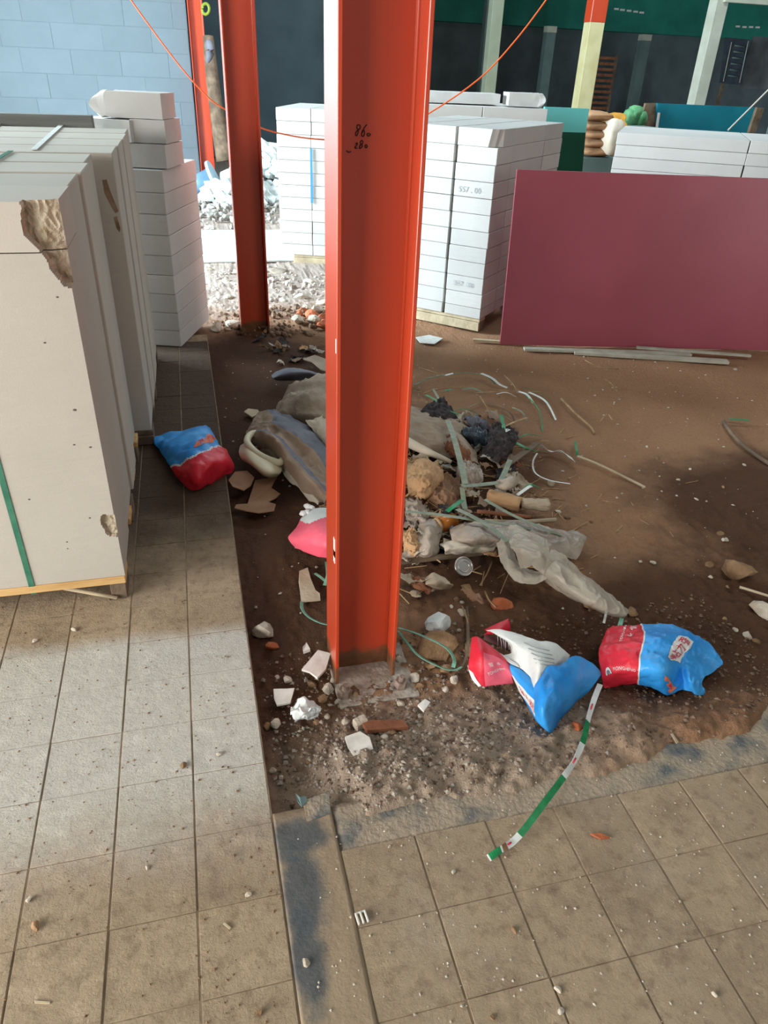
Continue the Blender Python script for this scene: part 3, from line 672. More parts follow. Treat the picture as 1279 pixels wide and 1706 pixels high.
# -- stack with ragged top right behind it
zs5 = [0.0] + [0.108 * k for k in range(2, 13)]
stack((3.22, 6.80), -12, [(-0.58, 0), (-1.16, -0.58)], [(0, 0.5), (0.5, 1.0)], zs5[-5:], 'pile behind the right stack', 'blocks of the rear pile',
      lambda ci, ri: ('right', 'middle', 'left')[ci] + (' front' if ri == 0 else ' rear'), hide=2)
o = box('aerated_slab', -1.16, 0, 0.01, 1.0, 0, zs5[-5] - .003, M_aac, None, .004); put(o, (3.22, 6.80), -12, 0, 0, 0.0, 0); tag(o, 'white slab base under the pile behind the right stack', 'block')
o = rough_block('aerated_block', 0.34, 0.3, 0.1, 11, 0.8, 'ragged broken block on the right end of the pile behind the right stack'); put(o, (3.22, 6.80), -12, 0.0, 0.1, zs5[-1] + .012, 0); o.scale.x = -1
o = rough_block('aerated_block', 0.75, 0.42, 0.085, 13, 0.2, 'long white slab lying along the top of the pile behind the right stack'); put(o, (3.22, 6.80), -12, -1.15, 0.2, zs5[-1] + .008, 0)
# -- middle stack between the two near columns
zs6 = [0.045] + [1.24 - 0.1 * k for k in range(11, -1, -1)]
stack((0.83, 7.02), -20, [(0.0, 0.30), (0.303, 0.60)], [(0, 0.5), (0.5, 1.0)], zs6, 'bright stack behind nearest column', 'blocks of the middle stack',
      lambda ci, ri: ('left', 'middle', 'right')[ci] + (' front' if ri == 0 else ' rear'), hide=2)
pallet((0.83, 7.02), -20, 0.12, 0.6, 0.01, 0.98, -0.05, 0.044, 'pale pallet under the bright stack behind the nearest column', M_woodp)
bt = ribbon('packing_strap', [(0, 0, 0), (0, 0, 0.1), (0, 0, 0.44)], 0.02, mat('blue_strap', (70, 140, 190), None, rough=.5), None, 6, 0.003)
put(bt, (0.83, 7.02), -20, 0.30, -0.012, 0.50, 0); tag(bt, 'blue strap end hanging down the bright stack behind the nearest column', 'strap')
# -- far right stack behind the board
TH7 = -33; c7 = (3.749, 6.443)
zs7 = [0.0, 0.1, 0.2, 0.3, 0.4, 0.5, 0.56, 0.66, 0.76, 0.86, 0.957, 1.053, 1.15]
stack(c7, TH7, [(0, 1.08), (1.085, 1.9), (1.905, 2.6)], [(0.0, 0.6), (0.6, 1.15)], zs7, 'stack behind maroon board', 'blocks of the far right stack',
      lambda ci, ri: ('left', 'middle', 'right')[ci] + (' front' if ri == 0 else ' rear'), skip=lambda ci, ri, k: k < 5, hide=1)
o = box('aerated_slab', 0, 2.6, 0.01, 1.1, 0, 0.528, M_aac, None, .004); put(o, c7, TH7, 0, 0, -0.03, 0); tag(o, 'white slab base under the stack behind the maroon board', 'block')

# ---------------------------------------------------------------- maroon board and battens
zb = -0.045
bl, br = G(833, 574, zb), G(1279, 584, zb); d = (br - bl); d.z = 0; dn = d.normalized(); W = 2.44
nrm = Vector((-dn.y, dn.x, 0))
lean = 0.13; hh = 1.085
bm = bmesh.new(); P0 = [bl, bl + dn * W, bl + dn * W + nrm * lean + Vector((0, 0, hh)), bl + nrm * lean + Vector((0, 0, hh))]
a_ = [bm.verts.new(p) for p in P0]; b_ = [bm.verts.new(p + nrm * 0.016) for p in P0]
bm.faces.new(a_); bm.faces.new(b_[::-1])
for i in range(4): bm.faces.new((a_[i], a_[(i + 1) % 4], b_[(i + 1) % 4], b_[i]))
bmesh.ops.bevel(bm, geom=bm.edges[:], offset=0.0015, segments=1, affect='EDGES')
o = link('plywood_board', bm_mesh('plywood_board', bm), M_board); tag(o, 'large maroon plywood board leaning on edge against the white blocks', 'board')
def batten(p, q, wd, th_, m, label, name='batten', cat='batten'):
    p, q = Vector(p), Vector(q); d_ = (q - p).normalized(); s = d_.cross(Vector((0, 0, 1))).normalized()
    bm = bmesh.new(); v8 = [bm.verts.new(e + s * sx_ * wd / 2 + Vector((0, 0, zz * th_))) for e in (p, q) for sx_, zz in ((-1, 0), (1, 0), (1, 1), (-1, 1))]
    for fc in ((3, 2, 1, 0), (4, 5, 6, 7), (0, 1, 5, 4), (1, 2, 6, 5), (2, 3, 7, 6), (3, 0, 4, 7)): bm.faces.new([v8[i] for i in fc])
    o = link(name, bm_mesh(name, bm), m); tag(o, label, cat); return o
M_bat = mat('pale_grey_batten', (170, 166, 150), (190, 186, 170), 12, 0.8, 0.2, 50)
batten(G(873, 583, -0.04), G(1150, 592, -0.04), 0.05, 0.015, M_bat, 'pale grey batten on the ground along the maroon board, rear one')
batten(G(956, 589, -0.045), G(1212, 605, -0.045), 0.055, 0.018, M_bat, 'pale grey batten on the ground in front of the maroon board, nearer one')
batten(G(1060, 580, -0.03), G(1250, 594, -0.03), 0.03, 0.012, M_bat, 'thin pale batten tucked along the foot of the maroon board')
batten(G(788, 568, -0.04), G(832, 571, -0.04), 0.03, 0.015, M_woodp, 'short stick between the right pallet and the maroon board', 'stick', 'stick')

# ---------------------------------------------------------------- things far back
def post(name, x, y, z0, z1, wx, wy, m, label, cat='post', top=None):
    if top is None:
        o = box(name, x - wx / 2, x + wx / 2, y - wy / 2, y + wy / 2, z0, z1, m, None, 0.004)
        return tag(o, label, cat)
    t = empty(name, (x, y, z0)); box('shaft', -wx / 2, wx / 2, -wy / 2, wy / 2, 0, z1 - z0, m, t, 0.004); box('painted_top', -wx / 2 - .003, wx / 2 + .003, -wy / 2 - .003, wy / 2 + .003, top - z0, 4.8 - z0, M_red, t, 0.004)
    return tag(t, label, cat)
post('painted_post', 6.12, 11.75, 0, 2.24, 0.235, 0.2, M_yel, 'cream post with a red painted top, right of centre at the back', 'post', top=2.24)
post('painted_post', 8.13, 11.75, 0, 4.8, 0.20, 0.2, M_pale, 'tall pale post above the stack behind the maroon board')
post('painted_post', 5.43, 14.0, 0, 4.8, 0.20, 0.2, mat('dim_cream_post', (140, 146, 124), (150, 156, 136), 4, .7), 'dim cream post behind the orange cable')
for x_, z_, lab in ((8.32, 2.47, 'grey post with a pale cap, left of the cream post'), (10.72, 2.42, 'grey post with a pale cap, right of the cream post')):
    t = empty('grey_post', (x_, 18.0, 0)); box('shaft', -.11, .11, -.1, .1, 0, z_, M_greypost, t, .004); box('pale_cap', -.115, .115, -.105, .105, z_ - .10, z_ + .02, M_pale, t, .004); tag(t, lab, 'post')
post('grey_post', 6.85, 18.0, 0, 4.8, 0.24, 0.2, M_greypost, 'tall dim grey post just right of the nearest column')
post('grey_post', 3.10, 15.0, 0, 4.8, 0.24, 0.2, M_greypost, 'tall dim grey post just left of the nearest column')
post('grey_post', 6.72, 12.9, 0, 4.8, 0.12, 0.14, M_greypost, 'narrow grey post right behind the cream post')
a, b = AY(1015, 7, 11.6), AY(1279, 10, 11.6)
o = box('steel_rail', 8.13, 11.0, 11.60, 11.66, 2.585, 2.66, M_pale, None, .003); tag(o, 'pale horizontal rail running right from the tall pale post', 'rail')
# dark partition at left rear and leaning log
o = box('partition', 0.62, 3.0, 15.6, 15.7, 0, 4.8, mat('slate_sheet', (86, 106, 116), (98, 118, 128), 2, .7), None, .004); tag(o, 'dark slate partition behind the bright middle stack', 'partition', kind=None)
tube_o = tube('leaning_log', smooth_pts([AY(376, 268, 11.3), AY(362, 190, 11.4), AY(352, 110, 11.5), AY(347, 60, 11.55)], 10), 0.10, M_woodd, None, 8, [1.3, 1.2, 1.1, 1, .95, .9, .85, .8, .75, .7]); tag(tube_o, 'weathered log leaning behind the orange-red column', 'log')
pts = [AY(343 + 6 * math.cos(t_ / 3), 15 + 9 * math.sin(t_ / 3), 11.5) for t_ in range(19)]
pts = [AY(343 + 6 * math.cos(t_ / 3), 15 + 9 * math.sin(t_ / 3), 11.585) for t_ in range(20)]
o = tube('hose_coil', pts, 0.02, mat('yellow_green_hose', (126, 140, 48), None, rough=.5), None, 6, None, False); tag(o, 'small yellow-green hose coil hanging beside the orange-red column', 'hose')
o = tube('rag', smooth_pts([AY(347, 66, 11.3), AY(351, 85, 11.28), AY(346, 104, 11.3)], 8), 0.05, M_bluegrey, None, 7, [.5, .9, 1.1, 1, 1.1, .9, .7, .4]); tag(o, 'blue-grey rag tied on the leaning log', 'rag')
# board, sacks and bags right of the far pile
def upright(name, pts, Y, th_, m, par=None):
    bm = bmesh.new(); q = [AY(x, y, Y) for x, y in pts]; a_ = [bm.verts.new(p) for p in q]; b_ = [bm.verts.new(p + Vector((0, th_, 0))) for p in q]
    bm.faces.new(a_); bm.faces.new(b_[::-1]); n_ = len(q)
    for i in range(n_): bm.faces.new((a_[i], a_[(i + 1) % n_], b_[(i + 1) % n_], b_[i]))
    return link(name, bm_mesh(name, bm), m, par)
t = empty('site_board', (3.4, 7.0, 0)); t.location = (0, 0, 0)
upright('lit_top_panel', [(908, 178), (982, 181), (976, 221), (905, 219)], 7.9, 0.03, M_dgreenlit, t); upright('green_panel', [(905, 219), (976, 221), (969, 300), (900, 300)], 7.9, 0.03, M_dgreen, t)  # one green board, light on its upper part put into the colour
bb = AY(940, 300, 7.9); box('board_leg', bb.x - .25, bb.x - .2, 7.93, 7.96, -.05, bb.z + .3, M_woodd, t); box('board_leg', bb.x + .1, bb.x + .15, 7.93, 7.96, -.05, bb.z + .3, M_woodd, t)
tag(t, 'upright green board, lit upper part painted turquoise, behind the right stacks', 'board')
def pillow(name, c, sx, sy, sz, rz, m, label, cat, group=None, seed=0):
    bm = bmesh.new(); bmesh.ops.create_cube(bm, size=2.0); bmesh.ops.subdivide_edges(bm, edges=bm.edges[:], cuts=6, use_grid_fill=True)
    for v_ in bm.verts:
        p = v_.co; r = Vector((p.x * math.sqrt(max(0, 1 - p.y * p.y * .18 - p.z * p.z * .12)), p.y * math.sqrt(max(0, 1 - p.x * p.x * .18 - p.z * p.z * .12)), p.z * (1 - 0.55 * max(abs(p.x), abs(p.y)) ** 4)))
        r += noise.noise_vector(r * 2.2 + Vector((seed, 0, 0))) * 0.06; v_.co = Vector((r.x * sx, r.y * sy, r.z * sz))
    o = link(name, bm_mesh(name, bm), m, None, True); o.location = c; o.rotation_euler = (0, 0, rz); return tag(o, label, cat, group)
for i, y_ in enumerate((250, 236, 222, 208, 192)):
    p = AY(984 - (i % 2) * 3, y_, 9.3); pillow('cement_sack', (p.x, 9.3, p.z), 0.19, 0.3, 0.056, rnd.uniform(-.1, .1), M_sack, 'brown paper sack, %s of the pile of five behind the right stacks' % ('bottom one', 'second from the bottom', 'middle one', 'second from the top', 'topmost')[i], 'sack', 'sacks in the rear pile', i)
p = AY(983, 300, 9.3); o = box('sack_plinth', p.x - .35, p.x + .5, 9.05, 9.7, -0.05, AY(984, 259, 9.3).z, M_greypost, None, .01); tag(o, 'grey plinth under the pile of brown sacks', 'plinth')
p = AY(1013, 228, 9.0); pillow('bulging_bag', (p.x + .06, 9.0, p.z), 0.11, .15, .2, 0, M_ivory, 'bulging off-white bag beside the pile of brown sacks', 'bag', None, 8)
S = surf([[AY(x, y, Y) for x, y, Y in r] for r in ([(1000, 196, 9.6), (1018, 188, 9.6), (1042, 190, 9.6)], [(1002, 206, 9.3), (1022, 197, 9.3), (1044, 205, 9.3)], [(1006, 216, 9.2), (1026, 212, 9.2), (1046, 220, 9.2)])], .02, 8, 4)
o = cloth('ochre_cloth', S, 16, 12, M_ochre, None, .01); tag(o, 'ochre cloth heaped right of the brown sacks', 'cloth')
for k, (px, py) in enumerate(((1050, 196), (1058, 190), (1064, 198))):
    p = AY(px, py, 9.8); pillow('green_bag', (p.x, 9.8, p.z), .09, .1, .10, .3 * k, mat('leaf_green_bag', (70, 130, 84), (110, 160, 116), 12, .7), 'small green bag by the ochre cloth, %s' % ('leftmost', 'middle one', 'rightmost')[k], 'bag', 'green bags at the back', k + 20)
t = empty('blue_panel', (0, 0, 0)); upright('panel_face', [(1096, 172), (1262, 179), (1250, 222), (1094, 214)], 9.9, .04, M_bluepan, t); upright('brown_side', [(1076, 172), (1096, 172), (1092, 216), (1066, 213)], 9.95, .04, M_woodd, t); upright('brown_side', [(1262, 179), (1274, 180), (1258, 222), (1248, 221)], 9.85, .05, M_woodd, t)
q0, q1 = AY(1090, 214, 9.9), AY(1250, 221, 9.9)
for x_ in (q0.x + .05, q1.x - .1): box('panel_leg', x_, x_ + .06, 9.95, 10.0, -.05, q0.z + .05, M_woodd, t)
tag(t, 'petrol blue panel with brown ends behind the far right stack', 'panel')
upright('white_edge', [(1097, 188), (1100, 188), (1096, 216), (1093, 216)], 9.88, .02, M_white, t)
o = box('grey_crate', 8.0, 8.6, 9.4, 9.8, -.05, 1.12, M_greypost, None, .01); tag(o, 'grey crate at the right edge beyond the far right stack', 'crate')
q0 = AY(983, 300, 9.3); q1 = AY(1072, 214, 9.7); o = box('low_crate', q0.x + .52, q1.x, 9.12, 10.05, -.05, AY(1058, 208, 9.8).z, M_greypost, None, .01); tag(o, 'grey crate under the ochre cloth and green bags', 'crate')
# slatted shutter, notice board
lt = empty('slatted_shutter', (9.75, 19.0, 0)); q0, q1 = AY(988, 90, 19.0), AY(1008, 176, 19.0)
x0_, x1_ = q0.x - 9.75, q1.x - 9.75 + .12
for x_ in (x0_, x1_ - .05): box('stile', x_, x_ + .05, -.03, .03, 0, q0.z, M_woodd, lt)
for k in range(16):
    z_ = 0.15 + (q0.z - .25) * k / 15; box('slat', x0_ + .05, x1_ - .05, -.02, .02, z_, z_ + .06, M_woodr, lt)
tag(lt, 'narrow brown slatted shutter leaning at the back wall', 'shutter')
nb = empty('notice_board', (0, 0, 0)); upright('panel', [(1210, 62), (1249, 66), (1237, 142), (1200, 138)], 17.0, .04, mat('notice_dark', (52, 60, 70), (70, 78, 88), 6, .6), nb)
for a_p, b_p in (((1219, 70), (1205, 136)), ((1247, 68), (1232, 138))):
    pa, pb = AY(*a_p, 16.98), AY(*b_p, 16.98); tube('frame_bar', [pa, pb], .012, M_pale, nb, 5)
for k in range(6):
    pa, pb = AY(1224 - k * 2.2, 76 + k * 10, 16.98), AY(1241 - k * 2.2, 78 + k * 10, 16.98); tube('notice_line', [pa, pb], .018, M_greypost, nb, 4)
q0 = AY(1205, 140, 17); box('notice_post', q0.x, q0.x + .06, 17.04, 17.1, 0, q0.z + .5, M_woodd, nb); tag(nb, 'dark notice board with pale edges on the right at the back', 'notice board')
o = upright('white_sheet', [(1256, 60), (1300, 64), (1288, 150), (1228, 146)], 17.6, .03, mat('dim_grey_sheet', (92, 96, 98), (116, 120, 120), 3, .6)); tag(o, 'dim grey sheet hanging right of the notice board', 'sheet')
# cables
Pc = [AY(x, y, 6.0) for x, y in ((205, -20), (240, 30), (300, 110), (345, 160), (372, 180), (433, 212), (480, 225), (530, 232), (590, 232), (660, 215), (718, 187), (800, 130), (860, 66), (910, 0), (925, -25))]
o = tube('orange_cable', smooth_pts(Pc, 70), 0.0055, M_orange, None, 6); tag(o, 'thin orange cable sagging between the columns', 'cable')
o = tube('pale_rope', smooth_pts([AY(1213, 217, 8.6), AY(1245, 185, 8.7), AY(1285, 145, 8.8)], 14), 0.011, M_rope, None, 6); tag(o, 'pale rope rising to the right above the far right stack', 'rope')

# ---------------------------------------------------------------- rubble by the far doorway
def heap(name, c, rx, ry, hgt, m, label, n_=90, smin=.03, smax=.1, seed=0):
    """a heap nobody could count: joined chunks of rubble"""
    rr = random.Random(seed); bm = bmesh.new()
    for i in range(n_):
        a_, q = rr.uniform(0, 2 * math.pi), math.sqrt(rr.random()); x_, y_ = c[0] + rx * q * math.cos(a_), c[1] + ry * q * math.sin(a_)
        z_ = c[2] + hgt * (1 - q * q) * rr.uniform(.3, 1); s_ = rr.uniform(smin, smax)
        r = bmesh.ops.create_icosphere(bm, subdivisions=1, radius=1.0, matrix=Matrix.Translation((x_, y_, z_)) @ Matrix.Rotation(rr.uniform(0, 3), 4, Vector((rr.random(), rr.random(), 1)).normalized()) @ Matrix.Diagonal((s_ * rr.uniform(.7, 1.4), s_ * rr.uniform(.6, 1.2), s_ * rr.uniform(.4, .9), 1)))
        for v_ in r['verts']: v_.co += noise.noise_vector(v_.co * 30) * s_ * .35
    o = link(name, bm_mesh(name, bm), m); tag(o, label, 'rubble', kind='stuff'); return o
h1 = G(395, 318, 0); heap('rubble_heap', (h1.x, h1.y - .75, 0), .5, .42, .34, M_rubw, 'white broken block heap at the foot of the orange-red column', 140, .05, .14, 1)
h1 = G(455, 330, 0); heap('rubble_heap', (h1.x, h1.y + .3, 0), .35, .6, .75, M_rubw, 'heap of white rubble and film left of the bright middle stack', 120, .05, .14, 2)
heap('rubble_scatter', (0.45, 9.6, -.02), .9, 1.0, .06, mat('grey_rubble', (130, 124, 116), (184, 178, 170), 9, .9, .4, 60), 'scattered grey rubble beyond the white concrete path', 260, .015, .06, 3)
heap('rubble_scatter', (0.6, 6.15, -.045), .75, .75, .03, mat('pink_grey_rubble', (150, 132, 120), (200, 188, 178), 9, .9, .4, 60), 'scattered pale rubble between the dark red column and the concrete path', 300, .008, .03, 4)
heap('rubble_scatter', (0.62, 5.25, -.045), .5, .38, .05, mat('brown_rubble', (96, 74, 58), (150, 122, 98), 9, .9, .4, 60), 'brown rubble around the foot of the dark red column', 260, .006, .024, 5)
bn = empty('pipe_stub', AY(340, 303, 10.7)); ax = Vector((.90, -.18, .40)).normalized(); Q = ax.to_track_quat('Z', 'Y').to_matrix().to_4x4()
def ring(name, r0, r1, z0, z1, m, caps=False):
    bm = bmesh.new(); bmesh.ops.create_cone(bm, cap_ends=caps, segments=28, radius1=r0, radius2=r1, depth=z1 - z0, matrix=Q @ Matrix.Translation((0, 0, (z0 + z1) / 2)))
    o = link(name, bm_mesh(name, bm), m, bn, True)
    if not caps: md = o.modifiers.new('t', 'SOLIDIFY'); md.thickness = .012
    return o
ring('pipe_body', .10, .135, -.30, .13, M_pipe); o = ring('flange_rim', .21, .21, .13, .165, mat('pale_blue_pvc', (176, 200, 214), None, rough=.35), True)
for p_ in o.data.polygons: p_.use_smooth = False
tag(bn, 'blue-grey flanged pipe lying at the end of the white wall', 'pipe')
red = [(505, 520), (512, 514), (520, 524), (528, 516), (535, 530), (522, 533), (540, 540), (498, 532)]
for k, (px, py) in enumerate(red):
    p = G(px, py, -.01); rock('brick_piece', p, .05, .04, .03, 40 + k % 3, M_brick if k % 2 == 0 else M_stone, ('broken red brick piece' if k % 2 == 0 else 'pale rubble piece among red brick') + ' in the rubble between the two columns', 'rubble', 'brick rubble between the columns' if k % 2 == 0 else 'pale rubble between the columns', k)
for k, (px, py, s_) in enumerate(((395, 540, .07), (380, 495, .05), (376, 470, .06), (500, 495, .06), (462, 452, .09), (518, 472, .07), (395, 455, .05), (350, 450, .05), (470, 500, .04), (535, 505, .05), (345, 520, .05), (362, 545, .05))):
    p = G(px, py, -.03); rock('rubble_piece', p, s_, s_ * .8, s_ * .45, 50 + k % 4, M_stone, ('pale rubble lump in the lit rubble around the dark red column' if k != 4 else 'brown slab-like lump in front of the bright middle stack'), 'rubble', 'rubble lumps around the dark red column' if k != 4 else None, k)

# ---------------------------------------------------------------- rubbish heap
def gz(px, py, dz=0.0, z0=-0.04):
    p = G(px, py, z0)
    for _ in range(3): p = G(px, py, ground(p.x, p.y) if p.x > EDGE else 0.0)
    return G(px, py, p.z + dz)
def grid(rows): return [[G(x, y, z) for x, y, z in r] for r in rows]
# grey-beige sacking sheet
S = surf(grid([[(492, 640, .03), (540, 626, .09), (600, 640, .10), (680, 676, .06), (738, 690, .02), (765, 700, .0)],
               [(470, 662, .04), (520, 652, .17), (600, 660, .17), (685, 692, .10), (750, 702, .06), (778, 712, .01)],
               [(458, 684, .03), (512, 682, .15), (592, 694, .16), (688, 708, .11), (758, 722, .06), (788, 735, .01)],
               [(462, 704, .0), (520, 706, .09), (590, 722, .10), (690, 730, .08), (770, 745, .05), (796, 762, .0)],
               [(475, 720, -.02), (525, 722, .04), (590, 745, .04), (690, 748, .03), (765, 765, .02), (798, 775, -.01)]]), .008, 9, 1, .05, .012)
o = cloth('sacking_sheet', S, 110, 80, M_burlap, None, .003); tag(o, 'large grey-beige sacking sheet humped over the rubbish behind the nearest column', 'sheet')
S = surf(grid([[(508, 702, .13), (530, 697, .14), (556, 692, .14), (620, 705, .12)], [(520, 716, .11), (540, 714, .13), (560, 712, .13), (620, 725, .10)], [(535, 735, .08), (548, 740, .10), (566, 738, .10), (620, 745, .08)], [(545, 752, .05), (552, 770, .05), (575, 780, .05), (620, 770, .05)]]), .005, 14, 2, 0, .010)
o = cloth('ivory_sheet', S, 34, 30, M_ivory, None, .003); tag(o, 'ivory plastic sheet overlapping the grey-beige sacking left of the nearest column', 'sheet')
# brown and blue-grey folded tarp
S = surf(grid([[(432, 684, .04), (462, 686, .09), (505, 705, .10), (535, 728, .09), (556, 750, .07)],
               [(420, 702, .06), (455, 702, .13), (500, 728, .13), (532, 755, .11), (556, 785, .08)],
               [(410, 718, .06), (450, 716, .12), (490, 748, .10), (522, 780, .09), (552, 812, .07)],
               [(418, 730, .05), (446, 724, .13), (482, 764, .12), (512, 796, .11), (546, 830, .07)],
               [(430, 744, .03), (452, 745, .08), (478, 782, .06), (500, 806, .05), (536, 838, .02)],
               [(440, 756, .0), (456, 765, .02), (472, 790, .0), (492, 812, -.01), (530, 845, -.02)]]), .006, 13, 3, .03, .005)
o = cloth('folded_tarp', S, 90, 90, None, None, .003, lambda u, v_: 1 if (v_ < 0.24 or 0.44 < v_ < 0.52) and u > 0.1 + 0.15 * math.sin(v_ * 9) else (2 if v_ > .86 else 0), [M_browntarp, M_bluegrey, M_ivory]); tag(o, 'crumpled tarp in brown and blue-grey folds beside the cardboard scraps', 'tarp')
# cream plastic can with a hole for a handle
jc = empty('plastic_can', G(432, 760, .0)); L0 = jc.location
ringp = [(432, 722), (450, 726), (466, 740), (474, 756), (468, 770), (455, 768), (436, 760), (420, 748), (412, 735), (418, 724)]
P = [G(x, y, .075) - L0 for x, y in ringp]; P = P + P[:2]
tube('handle', smooth_pts(P, 44), .016, M_cream, jc, 10, None, False)
S = surf([[q - L0 for q in r] for r in grid([[(401, 742, .03), (412, 738, .07), (430, 752, .075), (452, 764, .07), (472, 774, .05)], [(398, 754, .03), (412, 756, .075), (430, 768, .085), (450, 778, .08), (470, 784, .05)], [(404, 766, .02), (418, 772, .06), (434, 784, .065), (450, 790, .06), (466, 790, .04)], [(414, 772, -.02), (424, 780, -.01), (438, 792, -.01), (450, 796, -.01), (462, 794, -.01)]])], .001, 10, 4)
cloth('can_body', S, 30, 24, M_cream, jc, .004); tag(jc, 'cream plastic can with a loop handle, in front of the crumpled tarp', 'can')
# cardboard scraps
def flat(name, pts, z, thick, m, label, cat, warp=.004, seed=1, group=None):
    o = prism(name, [G(x, y, z) for x, y in pts], thick, m, None, warp, seed); return tag(o, label, cat, group)
flat('cardboard_scrap', [(381, 800), (392, 788), (412, 786), (424, 796), (418, 810), (406, 818), (388, 812)], .012, .004, M_card, 'small rounded cardboard scrap on the tile edge near the tarp', 'cardboard')
flat('cardboard_scrap', [(426, 803), (462, 797), (452, 812), (467, 822), (460, 832), (447, 838), (460, 842), (457, 851), (432, 856), (412, 853), (391, 848), (394, 840), (413, 840), (419, 820)], -.012, .004, M_card, 'larger torn cardboard scrap with ragged tabs in front of the tarp', 'cardboard', .006, 2)
flat('card_strip', [(499, 952), (513, 947), (518, 965), (526, 985), (533, 990), (534, 1000), (502, 1003), (500, 985), (498, 970)], -.03, .004, M_cardp, 'pale card strip lying left of the nearest column base', 'cardboard', .003, 3)
flat('paper_scrap', [(693, 562), (715, 558), (738, 564), (724, 573), (700, 571)], -.04, .004, M_strapw, 'whitish paper scrap in front of the right pallet', 'paper', .004, 4)
flat('cloth_scrap', [(505, 600), (525, 594), (546, 602), (546, 622), (535, 618), (520, 606)], -.0, .006, M_burlap, 'grey-brown cloth scrap behind the sacking sheet', 'cloth', .01, 5)
S = surf(grid([[(452, 624, .0), (475, 614, .03), (500, 614, .03), (532, 622, .0)], [(455, 630, .02), (480, 622, .05), (505, 620, .05), (534, 626, .02)], [(462, 634, -.03), (482, 634, -.01), (505, 632, -.01), (530, 632, -.02)]]), .006, 16, 6)
o = cloth('grey_rag', S, 24, 14, M_bluegrey, None, .003); tag(o, 'flattened grey rag on the dark soil behind the sacking sheet', 'rag')
flat('leaf_scrap', [(407, 688), (414, 683), (430, 684), (434, 690), (420, 695)], -.03, .006, M_cardp, 'small pale leaf-shaped scrap left of the sacking sheet', 'scrap', .004, 6)

# ---- bags: red and blue woven plastic
def bag_matf(split, white=.015):
    return lambda u, v_: 0 if u < split(v_) - white else (1 if u < split(v_) + white * .4 else 2)
# right-hand bag
Sb = surf(grid([[(1011, 1047, -.01), (1036, 1042, .01), (1067, 1039, .02), (1107, 1041, .03), (1150, 1050, .02), (1180, 1070, .0), (1196, 1096, -.01)],
                [(1003, 1070, .03), (1030, 1063, .06), (1066, 1060, .08), (1107, 1062, .09), (1147, 1071, .07), (1180, 1088, .02), (1202, 1110, -.02)],
                [(996, 1097, .03), (1027, 1090, .07), (1064, 1090, .10), (1104, 1090, .10), (1137, 1093, .06), (1162, 1103, .02), (1190, 1118, -.02)],
                [(1001, 1122, .01), (1030, 1118, .05), (1066, 1118, .07), (1104, 1122, .08), (1134, 1122, .02), (1150, 1128, .05), (1172, 1132, .02)],
                [(1010, 1148, -.035), (1040, 1139, -.03), (1067, 1142, -.02), (1105, 1156, -.02), (1138, 1153, -.03), (1160, 1156, -.01), (1179, 1157, -.03)]]), .004, 16, 5, .03, .006)
B = empty('woven_bag', G(1090, 1100, -.05)); lo = B.location.copy()
def loc(S_): return lambda u, v_: S_(u, v_) - lo
Sb2 = loc(Sb)
cloth('bag_shell', Sb2, 96, 64, None, B, .002, lambda u, v_: 0 if u < 1/3 else (1 if u < 1/3 + .011 else 2), [M_bagred, M_bagwhite, M_bagblue], None, (1/3, lambda v_: .335 + .02 * math.sin(v_ * 5)))
print_text('printed_name', Sb2, 'YONGHENG', .225, .70, .030, .060, -.12, M_white, B)
print_text('printed_name', Sb2, '永  恒', .225, .80, .040, .075, -.12, M_white, B)
print_text('printed_name', Sb2, 'YONGHENG', .205, .17, .034, .050, 1.45, M_white, B)
print_text('printed_name', Sb2, '永  恒', .275, .17, .055, .075, 1.45, M_white, B)
for ru, rv, mm_, lf_ in ((.024, .080, M_white, .003), (.014, .046, M_blackp, .005)):
    emb = [(.10, .745)] + [(.10 + ru * math.cos(a_ / 12 * math.pi), .745 + rv * math.sin(a_ / 12 * math.pi)) for a_ in range(24)]
    link('printed_emblem', mesh('printed_emblem', [Sb2(*q) + Snormal(Sb2, *q) * lf_ for q in emb], [(0, 1 + k, 1 + (k + 1) % 24) for k in range(24)]), mm_, B)
print_patch('printed_label', Sb2, [(.585, .20), (.70, .20), (.655, .62), (.535, .53)], M_white, B, 12, 14)
print_text('printed_label_text', Sb2, '强', .635, .27, .085, .11, 1.3, M_redp, B, .0035); print_text('printed_label_text', Sb2, '力', .622, .39, .075, .10, 1.3, M_redp, B, .0035); print_text('printed_label_text', Sb2, '粘', .60, .50, .085, .11, 1.3, M_redp, B, .0035)
print_patch('printed_label', Sb2, [(.40, .88), (.49, .80), (.50, .90), (.41, .97)], M_orgp, B, 8, 5); print_patch('printed_label', Sb2, [(.49, .80), (.53, .80), (.60, .92), (.56, .97)], M_orgp, B, 8, 6)
print_text('printed_label_text', Sb2, '瓷砖', .455, .885, .035, .07, .35, M_redp, B, .0035); print_text('printed_label_text', Sb2, '胶', .548, .89, .035, .07, -.8, M_redp, B, .0035)
tag(B, 'empty woven plastic bag, red left end and blue right end, farthest right', 'bag', 'red and blue woven bags')
